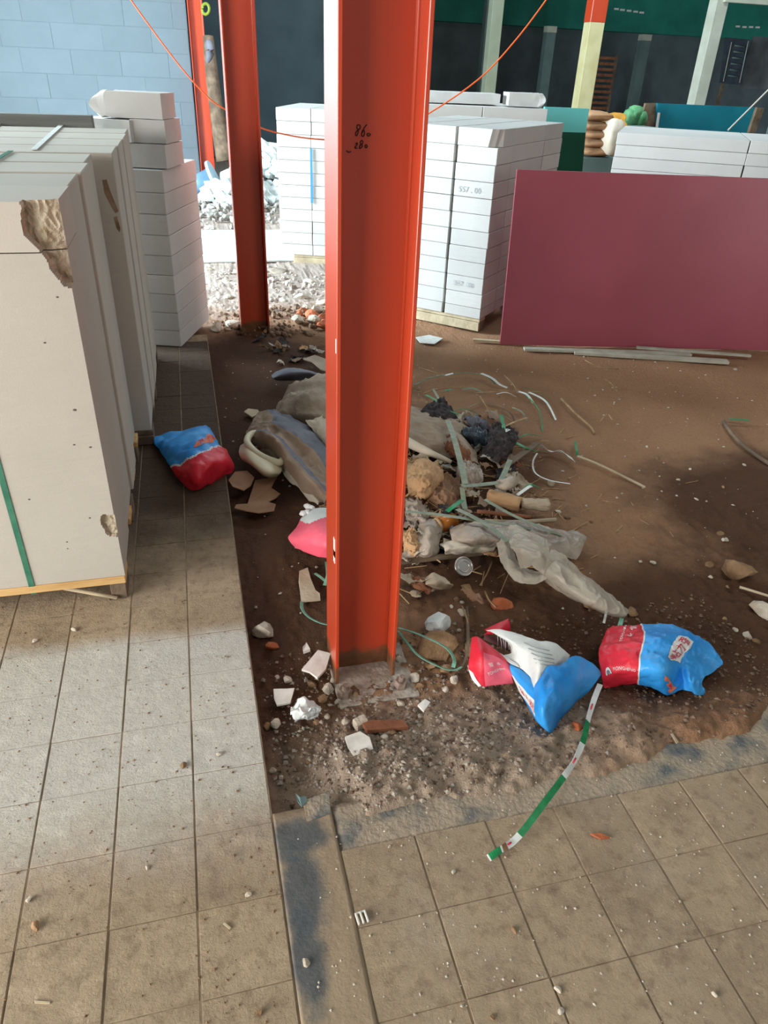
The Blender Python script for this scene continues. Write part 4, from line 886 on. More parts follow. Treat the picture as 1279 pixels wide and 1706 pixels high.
# torn bag left of it
B = empty('woven_bag', G(880, 1120, -.03)); lo = B.location.copy()
Sr = loc(surf(grid([[(786, 1062, .05), (796, 1060, .07), (812, 1072, .07), (836, 1090, .06), (846, 1100, .05)], [(784, 1082, .05), (800, 1086, .08), (816, 1092, .07), (838, 1100, .06), (850, 1110, .04)], [(780, 1108, .03), (798, 1112, .05), (818, 1114, .05), (838, 1114, .04), (852, 1122, .03)], [(782, 1120, -.005), (800, 1142, -.005), (822, 1142, -.005), (842, 1140, -.005), (856, 1138, -.005)]]), .003, 22, 7))
cloth('red_panel', Sr, 40, 30, None, B, .002, lambda u, v_: 1 if u > .34 and v_ > .3 else 0, [M_bagred, M_bagpink])
print_text('printed_name', Sr, '恒  永', .58, .55, .10, .10, .30, M_white, B); print_text('printed_name', Sr, 'YONGHENG', .62, .70, .075, .075, .30, M_white, B)
Sw0 = loc(surf(grid([[(779, 1108, .015), (784, 1112, .02)], [(786, 1130, .005), (794, 1132, .01)], [(797, 1144, -.006), (802, 1143, -.004)]]), .001, 20, 3)); cloth('white_hem', Sw0, 6, 12, M_bagwhite, B, .002)
Sf = loc(surf(grid([[(808, 1048, .05), (828, 1038, .06), (847, 1030, .06)], [(812, 1054, .06), (832, 1048, .07), (850, 1044, .05)], [(806, 1058, .05), (834, 1056, .06), (851, 1054, .03)]]), .002, 20, 8)); cloth('red_flap', Sf, 16, 12, M_bagred, B, .002)
Si = loc(surf(grid([[(806, 1056, .045), (830, 1064, .05), (848, 1072, .05), (864, 1082, .05)], [(806, 1066, .03), (826, 1074, .03), (846, 1084, .035), (862, 1092, .04)]]), .002, 20, 9)); cloth('dark_lining', Si, 20, 8, M_baginner, B, .002)
Sw = loc(surf(grid([[(812, 1048, .065), (836, 1050, .075), (868, 1058, .08), (896, 1068, .09), (925, 1072, .09), (948, 1090, .07)],
                [(826, 1052, .07), (846, 1062, .08), (872, 1074, .09), (898, 1082, .11), (926, 1088, .10), (945, 1098, .07)],
                [(862, 1086, .06), (868, 1090, .07), (880, 1098, .10), (900, 1104, .12), (920, 1104, .10), (938, 1106, .07)],
                [(812, 1078, .06), (836, 1092, .06), (866, 1108, .07), (886, 1116, .11), (905, 1116, .11), (928, 1112, .07)],
                [(840, 1094, .045), (858, 1108, .045), (880, 1124, .06), (888, 1136, .09), (898, 1146, .09), (915, 1122, .07)]]), .003, 20, 10))
Sw_top = loc(surf(grid([[(810, 1050, .06), (836, 1049, .075), (868, 1058, .08), (896, 1068, .09), (926, 1072, .09), (950, 1092, .06)],
                [(824, 1056, .065), (846, 1064, .08), (872, 1076, .09), (898, 1084, .11), (926, 1088, .10), (948, 1098, .06)],
                [(846, 1070, .06), (862, 1080, .075), (878, 1092, .09), (900, 1100, .12), (924, 1102, .10), (944, 1106, .06)],
                [(852, 1086, .05), (868, 1098, .06), (884, 1110, .08), (896, 1116, .11), (914, 1114, .10), (934, 1116, .06)],
                [(840, 1092, .045), (862, 1110, .045), (884, 1128, .06), (892, 1150, .07), (908, 1132, .08), (926, 1122, .06)]]), .003, 20, 10))
cloth('white_panel', Sw_top, 50, 40, M_bagwhite, B, .002)
Slow = loc(surf(grid([[(812, 1076, .055), (830, 1086, .055), (846, 1096, .05), (862, 1106, .05)], [(820, 1084, .055), (834, 1094, .05), (850, 1104, .05), (866, 1112, .05)]]), .002, 20, 10)); cloth('white_fold', Slow, 18, 8, M_bagwhite, B, .002)
for k in range(16):
    u = .05 + .03 * k; p = Sw_top(0.02 + .012 * k, .30 + .035 * k); q = p + Vector((rnd.uniform(-.006, .004), -.012 - rnd.uniform(0, .016), -.018 - rnd.uniform(0, .012)))
    tube('frayed_thread', [p, (p + q) / 2 + Vector((0, 0, .004)), q], .0009, M_bagwhite, B, 4)
for k in range(5):
    a_ = [Sw_top(.42 + .03 * k + t_ * .30, .18 + .11 * k + .05 * t_) for t_ in (0, .33, .66, 1)]; tube('printed_line', [q + Vector((0, 0, .002)) for q in a_], .0008, M_blackp, B, 4)
Sblu = loc(surf(grid([[(890, 1146, .08), (900, 1130, .10), (912, 1110, .11), (932, 1108, .10), (955, 1094, .08), (980, 1100, .05), (1002, 1122, .01)],
                [(890, 1156, .07), (902, 1140, .11), (918, 1126, .11), (938, 1120, .10), (958, 1112, .08), (978, 1114, .05), (1000, 1128, .01)],
                [(890, 1172, .06), (902, 1164, .10), (920, 1152, .11), (940, 1144, .09), (958, 1138, .07), (976, 1134, .04), (992, 1138, .005)],
                [(891, 1188, .04), (903, 1186, .08), (920, 1178, .08), (938, 1168, .07), (954, 1160, .05), (970, 1150, .02), (984, 1148, .0)],
                [(894, 1202, .02), (906, 1208, .04), (918, 1208, .03), (932, 1192, .01), (948, 1178, .01), (962, 1166, .0), (976, 1156, -.01)],
                [(902, 1210, -.01), (912, 1220, -.015), (919, 1222, -.015), (930, 1204, -.015), (944, 1188, -.015), (958, 1174, -.015), (970, 1162, -.015)]]), .003, 22, 11, .012))
cloth('blue_panel', Sblu, 70, 56, M_bagblue, B, .002)
Sbl = loc(surf(grid([[(842, 1098, .04), (858, 1110, .045), (874, 1120, .05), (892, 1132, .06)], [(846, 1110, .035), (862, 1126, .045), (878, 1142, .055), (893, 1156, .07)], [(854, 1128, .02), (868, 1146, .03), (882, 1164, .04), (894, 1176, .05)], [(866, 1152, .0), (878, 1172, .01), (888, 1188, .02), (897, 1202, .02)], [(872, 1162, -.012), (882, 1182, -.012), (892, 1200, -.012), (904, 1212, -.012)]]), .002, 22, 12))
cloth('blue_side', Sbl, 30, 30, None, B, .002, lambda u, v_: 1 if .42 < v_ < .74 else 0, [M_bagblue, M_bagwhite])
for k, ch in enumerate('强力粘'): print_text('printed_label_text', Sbl, ch, .30 + .23 * k, .585, .22, .17, -.25, M_redp, B, .003)
tag(B, 'torn woven plastic bag with red, white and blue panels standing crumpled in the soil', 'bag', 'red and blue woven bags')
# dark bag on the left tiles
B = empty('woven_bag', G(325, 770, .0)); lo = B.location.copy()
Sl = loc(surf(grid([[(255, 726, .0), (285, 720, .02), (318, 712, .04), (342, 708, .03), (350, 712, .01), (356, 722, .0)],
                [(258, 738, .03), (286, 734, .08), (318, 728, .10), (344, 724, .09), (356, 730, .06), (364, 738, .02)],
                [(268, 752, .04), (292, 748, .10), (320, 744, .13), (346, 742, .12), (366, 744, .08), (378, 750, .02)],
                [(280, 770, .04), (300, 764, .10), (324, 760, .14), (350, 756, .13), (374, 758, .09), (386, 765, .02)],
                [(290, 790, .03), (306, 784, .09), (328, 780, .12), (354, 774, .11), (378, 772, .07), (392, 778, .01)],
                [(302, 806, .015), (314, 804, .05), (332, 802, .07), (352, 792, .06), (374, 786, .03), (388, 786, .005)],
                [(312, 812, .004), (322, 816, .006), (336, 815, .006), (350, 806, .006), (366, 796, .006), (382, 790, .004)]]), .005, 18, 14, .025))
spl = lambda u, v_: v_ > .58 - .42 * max(0, u - .18)
cloth('bag_shell', Sl, 70, 70, None, B, .002, lambda u, v_: 0 if spl(u, v_) else (1 if spl(u, v_ + .02) else 2), [M_bagred, M_bagwhite, M_bagblue])
print_patch('printed_label', Sl, [(.42, .34), (.66, .13), (.92, .12), (.60, .33)], M_orgp, B, 12, 6)
for k, ch in enumerate('强力粘'): print_text('printed_label_text', Sl, ch, .53 + .11 * k, .27 - .045 * k, .09, .09, .5, M_redp, B, .0035)
tag(B, 'crumpled blue and red woven bag lying in shade on the tiles behind the left pallet', 'bag', 'red and blue woven bags')
# bag half hidden behind the nearest column
B = empty('woven_bag', G(545, 890, -.02)); lo = B.location.copy()
Sk = loc(surf(grid([[(508, 850, .02), (524, 846, .05), (550, 846, .06), (600, 850, .05), (640, 860, .02)], [(500, 868, .04), (520, 864, .09), (550, 864, .11), (600, 868, .09), (645, 872, .03)], [(490, 884, .04), (516, 886, .10), (550, 888, .12), (600, 890, .10), (650, 888, .03)], [(480, 897, .03), (512, 904, .07), (548, 912, .09), (600, 912, .07), (650, 902, .02)], [(492, 914, -.0), (516, 922, .02), (550, 931, .03), (600, 930, .02), (645, 915, -.02)]]), .004, 18, 16))
cloth('bag_shell', Sk, 54, 44, None, B, .002, lambda u, v_: 1 if v_ < .34 - .5 * abs(u - .22) else 0, [M_bagpink, M_bagwhite])
tag(B, 'pinkish red woven bag with a frayed white top, half hidden behind the nearest column', 'bag', 'red and blue woven bags')
for k in range(9):
    p = G(506 + rnd.uniform(-3, 14), 846 + rnd.uniform(-4, 26), .05); pillow('foam_tuft', p - lo, .011, .011, .009, k, M_white, None, None, None, k).parent = B

# ---- clear plastic film
S = surf(grid([[(750, 884, .03), (785, 874, .06), (830, 870, .05), (880, 872, .04), (925, 884, .03), (962, 884, .01)], [(752, 895, .05), (790, 886, .09), (835, 884, .08), (885, 888, .07), (930, 896, .05), (975, 895, .01)], [(756, 906, .04), (790, 902, .09), (832, 900, .09), (885, 906, .07), (930, 912, .05), (974, 908, .01)], [(768, 912, .0), (800, 914, .04), (838, 912, .05), (888, 922, .03), (930, 930, .02), (958, 932, .0)]]), .007, 10, 21, .035, .008)
o = cloth('plastic_film', S, 140, 60, M_filmt, None, .0015); tag(o, 'greyish plastic film spread behind the twisted clear film', 'film')
pf = empty('plastic_film', G(930, 950, -.02)); lo = pf.location.copy()
def loc(S_): return lambda u, v_: S_(u, v_) - lo
S = loc(surf(grid([[(918, 915, .06), (940, 925, .07), (965, 945, .06), (1000, 975, .04), (1032, 1003, .01), (1046, 1016, -.01)],
               [(914, 928, .09), (934, 940, .10), (958, 958, .08), (994, 984, .06), (1030, 1010, .02), (1046, 1022, -.01)],
               [(908, 942, .10), (926, 954, .10), (950, 972, .08), (986, 996, .06), (1024, 1017, .02), (1044, 1027, -.01)],
               [(902, 955, .06), (920, 968, .06), (944, 984, .05), (978, 1006, .03), (1018, 1023, .01), (1041, 1031, -.02)],
               [(900, 960, .01), (918, 976, .0), (940, 991, .0), (974, 1010, -.01), (1014, 1027, -.02), (1038, 1033, -.03)]]), .005, 11, 22, .035, .007))
cloth('film_tail', S, 150, 60, M_film, pf, 0)
S = loc(surf(grid([[(838, 888, .06), (862, 880, .09), (886, 886, .09), (908, 896, .07)], [(846, 904, .11), (868, 896, .15), (892, 904, .15), (918, 912, .10)], [(858, 925, .12), (878, 920, .16), (900, 926, .15), (924, 932, .10)], [(868, 944, .06), (886, 946, .10), (904, 950, .09), (920, 948, .05)]]), .010, 10, 52, .08, .010))
cloth('film_bunch', S, 80, 80, M_film, pf, 0)
S = loc(surf(grid([[(818, 880, .07), (824, 895, .07), (828, 915, .06), (834, 938, .05), (848, 958, .04), (868, 972, .03), (892, 976, .03), (912, 966, .05)],
               [(830, 878, .09), (838, 893, .10), (842, 914, .09), (848, 934, .08), (860, 950, .06), (878, 960, .05), (896, 962, .05), (908, 955, .06)],
               [(842, 880, .08), (850, 894, .09), (854, 912, .08), (860, 930, .07), (870, 944, .05), (884, 952, .04), (896, 954, .04), (904, 950, .05)]]), .004, 12, 53, .02, .006))
cloth('film_loop', S, 120, 36, M_film, pf, 0)
tag(pf, 'twisted clear plastic film trailing toward the right-hand bag', 'film')
S = surf(grid([[(920, 932, .03), (945, 950, .04), (975, 975, .02)], [(926, 944, .02), (950, 962, .03), (985, 990, .0)]]), .004, 20, 23); o = cloth('plastic_film', S, 20, 8, M_filmt, None, .0015); tag(o, 'narrow grey film flap along the twisted clear film', 'film')
# kraft bag, rolled sleeve, can, lid, tube
S = surf(grid([[(672, 770, .02), (700, 764, .07), (722, 768, .08), (738, 780, .03)], [(676, 785, .07), (702, 780, .13), (724, 784, .12), (740, 795, .05)], [(678, 805, .07), (702, 804, .14), (722, 806, .12), (736, 815, .04)], [(680, 825, .02), (700, 832, .05), (718, 830, .04), (730, 828, .0)]]), .008, 18, 24, .03, .02)
o = cloth('kraft_bag', S, 34, 34, M_kraft, None, .002); tag(o, 'crumpled tan kraft paper bag right of the nearest column', 'paper bag')
o = tube('rolled_sheet', smooth_pts([G(640, 715, .12), G(690, 742, .11), G(720, 756, .09), G(752, 770, .06)], 16), .022, M_ivory, None, 10, [1.3 - .06 * k for k in range(16)]); tag(o, 'rolled ivory plastic sleeve pointing right beside the nearest column', 'sleeve')
cn = empty('amber_jar', G(742, 876, .03)); tube('jar_body', [(-.035, -.012, .01), (0, 0, .01), (.04, .014, .01)], .032, M_amber, cn, 18); tube('jar_rim', [(-.043, -.015, .01), (-.033, -.0115, .01)], .034, M_kraft, cn, 18); tag(cn, 'amber plastic jar lying in the rubbish right of the nearest column', 'jar')
ld = empty('tin_lid', G(772, 944, .0)); ld.rotation_euler = (0.75, -.05, .2)
def disc(r, z, depth, m, name):
    bm = bmesh.new(); bmesh.ops.create_cone(bm, cap_ends=True, segments=32, radius1=r, radius2=r * .98, depth=depth, matrix=Matrix.Translation((0, 0, z))); link(name, bm_mesh(name, bm), m, ld, False)
disc(.034, .0, .010, M_tin, 'lid_disc'); pts = [(.034 * math.cos(a_ * math.pi / 16), .034 * math.sin(a_ * math.pi / 16), .006) for a_ in range(33)]; tube('lid_rim', pts, .0035, M_tin, ld, 6, None, False)
pts = [(.021 * math.cos(a_ * math.pi / 16), .021 * math.sin(a_ * math.pi / 16), .006) for a_ in range(33)]; tube('lid_ring', pts, .002, M_tin, ld, 6, None, False); tag(ld, 'round shiny tin lid leaning at the front of the rubbish heap', 'lid')
ct = empty('cardboard_tube', G(840, 833, .02)); q = ct.location
tube('tube_core', [G(868, 838, .03) - q, G(890, 840, .03) - q, G(912, 842, .02) - q], .024, M_cardp, ct, 12, [1, 1.05, 1.2]); tube('tube_wrap', [G(813, 826, .03) - q, G(840, 832, .03) - q, G(868, 840, .03) - q], .034, M_kraft, ct, 12, [.9, 1.05, 1])
for o in ct.children:
    bm = bmesh.new(); bm.from_mesh(o.data); bmesh.ops.subdivide_edges(bm, edges=bm.edges[:], cuts=4, use_grid_fill=True)
    for v_ in bm.verts: v_.co += noise.noise_vector(v_.co * 38) * .007 + Vector((0, 0, -.25 * max(0, v_.co.z - .02)))
    bm.to_mesh(o.data); bm.free()
tag(ct, 'cardboard tube with torn tan wrapping at the right of the heap', 'tube')
o = tube('frayed_sleeve', smooth_pts([G(828, 806, .05), G(842, 808, .06), G(856, 800, .05)], 8), .024, M_filmt, None, 9, [.6, .9, 1, 1.1, 1.1, 1.2, 1.2, .8]); tag(o, 'frayed grey sleeve end above the cardboard tube', 'sleeve')
S = surf(grid([[(700, 868, .03), (722, 862, .06), (745, 862, .04)], [(695, 890, .05), (715, 885, .08), (735, 890, .05)], [(690, 915, .03), (712, 920, .05), (732, 918, .02)], [(700, 928, .0), (715, 930, .0), (730, 928, .0)]]), .012, 22, 26, .03); o = cloth('torn_wrapper', S, 24, 26, M_filmt, None, .002); tag(o, 'torn greyish wrapper next to the amber jar', 'wrapper')
S = surf(grid([[(735, 905, .03), (765, 895, .06), (830, 900, .05)], [(738, 918, .04), (770, 910, .07), (825, 915, .04)], [(745, 926, .0), (775, 922, .02), (815, 922, .0)]]), .010, 20, 27, .02); o = cloth('cream_wrapper', S, 28, 16, M_ivory, None, .002); tag(o, 'cream plastic wrapper bundled right of the amber jar', 'wrapper')
S = surf(grid([[(705, 968, .0), (722, 955, .03), (742, 960, .02)], [(712, 975, .02), (728, 968, .05), (752, 972, .02)], [(716, 984, -.02), (735, 984, -.01), (755, 980, -.02)]]), .008, 26, 28, .02); o = cloth('dry_leaf_paper', S, 18, 14, M_cardp, None, .002); tag(o, 'curled pale paper below the tin lid', 'paper')
for k, (rws, m_, lab) in enumerate((([[(770, 716, .04), (790, 712, .06), (812, 722, .04)], [(772, 728, .05), (794, 726, .08), (815, 735, .04)], [(778, 740, .0), (798, 745, .02), (815, 748, .0)]], mat('dark_blue_plastic', (28, 38, 48), (70, 82, 92), 20, .4), 'dark blue plastic scrap in the middle of the rubbish heap'),
                        ([[(812, 715, .04), (835, 708, .06), (858, 715, .04)], [(812, 735, .06), (838, 732, .09), (862, 738, .05)], [(800, 765, .0), (830, 770, .02), (850, 760, .0)]], M_rag, 'dark purple lint clump at the rear right of the heap'),
                        ([[(770, 698, .02), (795, 696, .05), (815, 712, .03)], [(775, 706, .03), (798, 706, .06), (818, 720, .03)], [(785, 716, .0), (800, 718, .02), (816, 726, .0)]], M_bluegrey, 'grey film scrap at the back of the heap'),
                        ([[(690, 690, .04), (720, 672, .05), (740, 668, .02)], [(700, 700, .05), (735, 690, .07), (765, 700, .02)], [(720, 715, .0), (745, 715, .02), (770, 715, .0)]], M_rag, 'dark tangled scrap behind the grey-green strap'),
                        ([[(735, 735, .04), (752, 730, .06), (775, 738, .03)], [(745, 755, .05), (765, 752, .07), (785, 765, .03)], [(760, 775, .0), (778, 778, .02), (790, 785, .0)]], M_woodr, 'rust brown cloth scrap beside the grey-green strap'),
                        ([[(762, 775, .03), (780, 768, .05), (800, 778, .03)], [(760, 792, .05), (785, 790, .07), (805, 796, .04)], [(765, 812, .0), (785, 815, .01), (805, 812, .0)]], M_filmt, 'pale crumpled film inside the strap corner'),
                        ([[(708, 800, .02), (735, 792, .05), (768, 800, .04)], [(705, 825, .04), (735, 822, .08), (765, 828, .05)], [(710, 850, .0), (738, 855, .02), (765, 852, .0)]], M_card, 'dark brown cardboard between kraft bag and strap'),
                        ([[(672, 835, .03), (692, 832, .05), (712, 845, .03)], [(675, 852, .05), (696, 852, .07), (714, 862, .04)], [(672, 880, .02), (690, 885, .03), (705, 880, .0)]], M_filmt, 'crumpled grey film against the nearest column'),
                        ([[(672, 888, .03), (688, 884, .05), (700, 895, .03)], [(672, 905, .05), (690, 905, .06), (704, 912, .03)], [(672, 925, .0), (690, 930, .01), (702, 928, .0)]], M_kraft, 'tan paper wad at the column side of the heap'))):
    S = surf(grid(rws), .010, 22, 30 + k, .03, .02); o = cloth('scrap', S, 40, 34, m_, None, .002); tag(o, lab, 'scrap')
rr = random.Random(21); SCM = [M_filmt, M_card, M_burlap, M_kraft, M_bluegrey, M_rag, M_ivory, M_cardp, M_woodr, M_browntarp, M_film]; SCN = ['thin film', 'cardboard', 'sacking', 'kraft paper', 'blue-grey plastic', 'dark lint', 'ivory plastic', 'pale card', 'rust brown cloth', 'brown tarp', 'clear film']
ZONES = ((715, 830, 690, 760, 34), (680, 870, 760, 850, 46), (675, 830, 850, 935, 30), (685, 790, 940, 1000, 8), (430, 545, 560, 620, 14), (560, 660, 640, 900, 4))
k = 0
for xa, xb, ya, yb, cnt in ZONES:
    for _ in range(cnt):
        px, py = rr.uniform(xa, xb), rr.uniform(ya, yb)
        if 738 < px < 806 and 908 < py < 985: continue
        mi = rr.randrange(len(SCM)); m_ = SCM[mi]; c_ = gz(px, py, rr.uniform(.015, .06) if ya > 640 else .015); a_ = rr.uniform(0, 3.1); l_, w_ = rr.uniform(.02, .055), rr.uniform(.012, .032); k += 1
        e1, e2 = Vector((math.cos(a_), math.sin(a_), rr.uniform(-.4, .4))) * l_, Vector((-math.sin(a_), math.cos(a_), rr.uniform(-.5, .5))) * w_
        gr = [[c_ + e1 * (i - 1.5) * .66 + e2 * (j - 1) + Vector((rr.uniform(-1, 1), rr.uniform(-1, 1), rr.uniform(-.8, .8))) * .011 for i in range(4)] for j in range(3)]
        o = cloth('torn_scrap', surf(gr, .005, 30, 60 + k, 0, .012), 14, 10, m_, None, .0012)
        tag(o, 'small torn scrap of %s %s' % (SCN[mi], 'in the dark soil behind the sacking sheet' if ya < 600 else 'in the rubbish heap beside the nearest column'), 'scrap', 'torn %s scraps %s' % (SCN[mi], 'behind the sheet' if ya < 600 else 'in the heap'))
# sticks and straps in the heap
def stick(pts, r, m, label, cat='stick'): return tag(tube('stick', smooth_pts([G(*p) for p in pts], 8), r, m, None, 6), label, cat)
batten(G(668, 938, .0), G(832, 919, .01), .022, .012, M_woodd, 'brown lath lying across the front of the heap behind the tin lid', 'lath', 'lath')
stick([(795, 852, .06), (840, 857, .05), (884, 862, .03)], .008, M_woodr, 'reddish stick under the long strap'); stick([(808, 868, .05), (860, 870, .04), (926, 866, .02)], .009, M_woodp, 'tan stick poking out right below the long strap')
stick([(690, 775, .09), (720, 800, .07), (735, 830, .04)], .007, M_woodd, 'dark stick beside the kraft paper bag')
batten(G(838, 780, .05), G(896, 738, .03), .03, .004, M_woodd, 'wide brown lath pointing up right at the right of the heap', 'lath', 'lath')
def strap(pts, wd, m, label, tilt=0.0, n_=24): return tag(ribbon('packing_strap', [G(*p) for p in pts], wd, m, None, n_, .0015, tilt), label, 'strap')
strap([(746, 700, .11), (756, 728, .12), (766, 765, .12), (772, 790, .11), (775, 806, .10)], .026, M_strap, 'grey-green strap standing out of the heap, upright leg of the corner')
strap([(770, 809, .10), (795, 808, .09), (830, 804, .08)], .026, M_strap, 'grey-green strap piece, level leg of the corner in the heap')
strap([(770, 812, .09), (772, 830, .07), (775, 848, .06)], .020, M_strap, 'short grey-green strap below the corner in the heap')
strap([(832, 806, .07), (842, 785, .06), (850, 766, .05)], .024, M_strap, 'grey-brown strap rising to the right of the corner', 0)
strap([(676, 852, .10), (730, 857, .10), (790, 866, .10), (860, 876, .08), (928, 892, .03)], .017, M_strap, 'long pale green strap lying across the front of the heap')
strap([(808, 832, .10), (850, 856, .09), (900, 878, .08), (942, 894, .04)], .016, M_strap, 'pale green strap slanting down over the grey film')
strap([(762, 848, .10), (790, 862, .11), (820, 880, .11), (846, 902, .11)], .020, M_strap, 'grey-green strap crossing under the long pale strap')
strap([(745, 852, .08), (758, 842, .09), (770, 833, .08)], .020, M_strapg, 'bright green strap end left of the strap crossing')
strap([(862, 825, .04), (880, 812, .06), (886, 810, .06)], .016, M_strapw, 'white and green strap loop above the cardboard tube'); strap([(872, 818, .03), (884, 808, .05), (898, 812, .03)], .018, M_strapg, 'green strap end above the cardboard tube')
strap([(690, 642, -.02), (715, 630, -.01), (745, 624, -.01), (780, 621, -.01), (810, 626, -.01), (826, 640, -.02)], .016, mat('dull_olive_strap', (96, 98, 74), (120, 122, 94), 30, .7), 'dull olive strap curving on the soil behind the heap')
strap([(728, 626, -.02), (742, 625, -.01), (755, 622, .0)], .018, M_strapw, 'short white strap piece on the olive strap'); strap([(802, 622, .0), (820, 630, .0), (832, 640, -.02), (845, 646, -.03)], .02, M_strapw, 'pale strap end where the olive strap turns')
strap([(710, 658, .0), (728, 668, .03), (742, 682, .04), (765, 690, .02)], .018, M_strapg, 'green and white strap behind the sacking sheet'); strap([(722, 648, .0), (733, 668, .03), (738, 676, .04)], .014, M_strap, 'thin grey strap crossing the green one behind the sheet')
strap([(736, 654, -.01), (745, 650, .01), (752, 648, .0)], .018, M_strapg, 'small dull green strap tag behind the sacking sheet')
strap([(835, 692, .06), (838, 705, .08), (840, 716, .08)], .018, M_strapg, 'upright green strap end at the rear of the heap'); strap([(818, 732, .05), (835, 722, .08), (848, 715, .08)], .02, M_strapw, 'white strap at the foot of the upright green strap end')
strap([(842, 710, .08), (860, 702, .06), (878, 696, .03)], .012, M_straw, 'straw-coloured strap pointing right at the rear of the heap'); strap([(855, 735, .06), (875, 745, .05), (895, 752, .02)], .018, M_strapg, 'green strap end over the wide brown lath')
strap([(896, 738, .03), (905, 745, -.01), (918, 752, -.03), (935, 752, -.02), (950, 762, -.02), (958, 770, -.03)], .018, M_strapw, 'white twisted strap on the soil right of the heap', [0, .6, .2, .9, .3, 1])
strap([(895, 755, -.01), (888, 770, -.02), (892, 788, -.03), (915, 800, -.03), (950, 806, -.04)], .008, M_strapw, 'thin white strap curving down right of the heap')
strap([(958, 735, -.02), (961, 750, -.01), (962, 760, -.03)], .012, M_strapg, 'short green strap stub right of the heap')
stick([(962, 760, -.03), (1000, 775, -.035), (1075, 812, -.04)], .006, M_woodp, 'long tan stick on the open soil right of the heap')
stick([(935, 664, -.04), (960, 690, -.035), (985, 712, -.04), (990, 722, -.045)], .006, M_straw, 'bent straw on the open soil toward the maroon board'); stick([(1205, 702, -.04), (1225, 730, -.03), (1255, 755, -.035), (1290, 778, -.04)], .010, M_woodd, 'bent branch on the soil at the right frame edge')
strap([(1215, 698, -.03), (1232, 699, -.03), (1248, 700, -.03)], .022, M_strapg, 'dull green strap piece on the soil near the right edge')
stick([(1232, 978, -.02), (1255, 985, -.02), (1290, 996, -.03)], .005, M_woodp, 'thin pale stick from the large stone to the right edge')
for k, (a_, b_, c_) in enumerate((((698, 612), (730, 622), (760, 632)), ((705, 655), (760, 645), (860, 652)), ((790, 655), (845, 652), (905, 653)), ((840, 625), (855, 640), (862, 655)), ((800, 660), (812, 680), (822, 700)), ((975, 600), (1000, 612), (1030, 615)), ((1008, 632), (1020, 640), (1028, 652)), ((1000, 702), (1012, 690), (1020, 700)), ((770, 1010), (780, 1040), (778, 1075)), ((800, 975), (812, 955), (820, 935)), ((808, 985), (815, 1000), (826, 1012)))):
    stick([(*a_, -.03), (*b_, -.025), (*c_, -.03)], .003, M_straw, ('thin dry straw lying on the soil around the rubbish heap'), 'straw')['group'] = 'loose straws on the soil'
o = tube('bottle_cap', [(0, 0, 0), (0, 0, .016)], .017, M_cardp, None, 16); o.location = gz(917, 808, .0); o.rotation_euler = (.2, 0, 0); tag(o, 'small pale bottle cap on the soil right of the heap', 'cap')

rs = random.Random(9)
for k in range(18):
    px, py = rs.uniform(690, 880), rs.uniform(640, 745); a_ = rs.uniform(-.5, .9); l_ = rs.uniform(14, 34); m_, nm = ((M_strap, 'grey-green'), (M_strapg, 'bright green'), (M_strapw, 'white'), (M_woodd, 'brown'))[k % 4]
    p0, p1, p2 = gz(px, py, .02), gz(px + l_ * math.cos(a_), py + l_ * math.sin(a_), rs.uniform(.02, .05)), gz(px + 2 * l_ * math.cos(a_ + .3), py + 2 * l_ * math.sin(a_ + .3), .01)
    o = ribbon('strap_shred', [p0, p1, p2], rs.uniform(.006, .013), m_, None, 12, .0015, rs.uniform(-.6, .6)); tag(o, 'short %s strap shred at the rear of the rubbish heap' % nm, 'strap', '%s strap shreds behind the heap' % nm)
# straps near the column base and ribbon at the front
strap([(503, 1003, -.03), (504, 1015, -.02), (515, 1028, -.01), (535, 1038, .0), (556, 1042, .0)], .012, M_strapt, 'turquoise strap arc on the left of the nearest column base', .5)
strap([(664, 1046, .01), (690, 1054, .02), (720, 1066, .03), (745, 1080, .03), (757, 1098, .02), (755, 1112, .0)], .012, M_strapt, 'turquoise strap loop over the white-topped rock, upper band', .4)
LP = [G(*p_) for p_ in ((664, 1052, .0), (678, 1070, .0), (695, 1090, .0), (720, 1105, .0), (750, 1116, -.01), (770, 1110, -.01), (779, 1085, -.01), (780, 1055, -.02), (778, 1010, -.03))]
o = ribbon('packing_strap', LP, .010, None, None, 48, .0015, .4, ([(M_strapt, 0), (M_woodd, 1)], lambda s_: 1 if s_ > .6 else 0)); tag(o, 'turquoise strap loop round the white-topped rock, lower band', 'strap')
#, (695, 1090, .0), (720, 1105, .0), (750, 1116, -.01), (770, 1110, -.01), (779, 1085, -.01), (780, 1055, -.02), (778, 1010, -.03)], .010, M_strapt, 'turquoise strap loop round the white-topped rock, lower band', .4, 36)
strap([(544, 936, .0), (546, 958, -.01), (541, 975, -.02)], .012, M_strapt, 'short turquoise strap under the pinkish bag')
strap([(545, 970, -.02), (535, 962, -.01), (525, 955, -.01)], .010, M_strapt, 'tiny turquoise strap tip under the pinkish bag')
RP = [G(*p) for p in ((1000, 1140, .0), (990, 1165, .012), (981, 1195, .012), (975, 1222, .02), (968, 1245, .022), (955, 1272, .02), (935, 1300, .022), (905, 1340, .025), (875, 1380, .02), (855, 1402, .012), (835, 1415, .018), (812, 1431, .008))]
segs = lambda s_: 1 if (.20 < s_ < .33 or .52 < s_ < .76 or .90 < s_ < .97) else (2 if s_ > .985 or .86 < s_ < .89 else 0)
o = ribbon('printed_ribbon', RP, .016, None, None, 90, .0012, [0, .2, .7, .3, .5, .9, .4, .2, .3, .2, .9, .3], ([(M_strapw, 0), (M_strapg, 1), (M_card, 2)], segs))
for k, s_ in enumerate((.12, .43, .835)):
    p = spline(RP, s_); q = spline(RP, s_ + .025); tube('red_mark', [p + Vector((0, 0, .0035)), q + Vector((0, 0, .0035))], .0022, M_redp, o, 5)
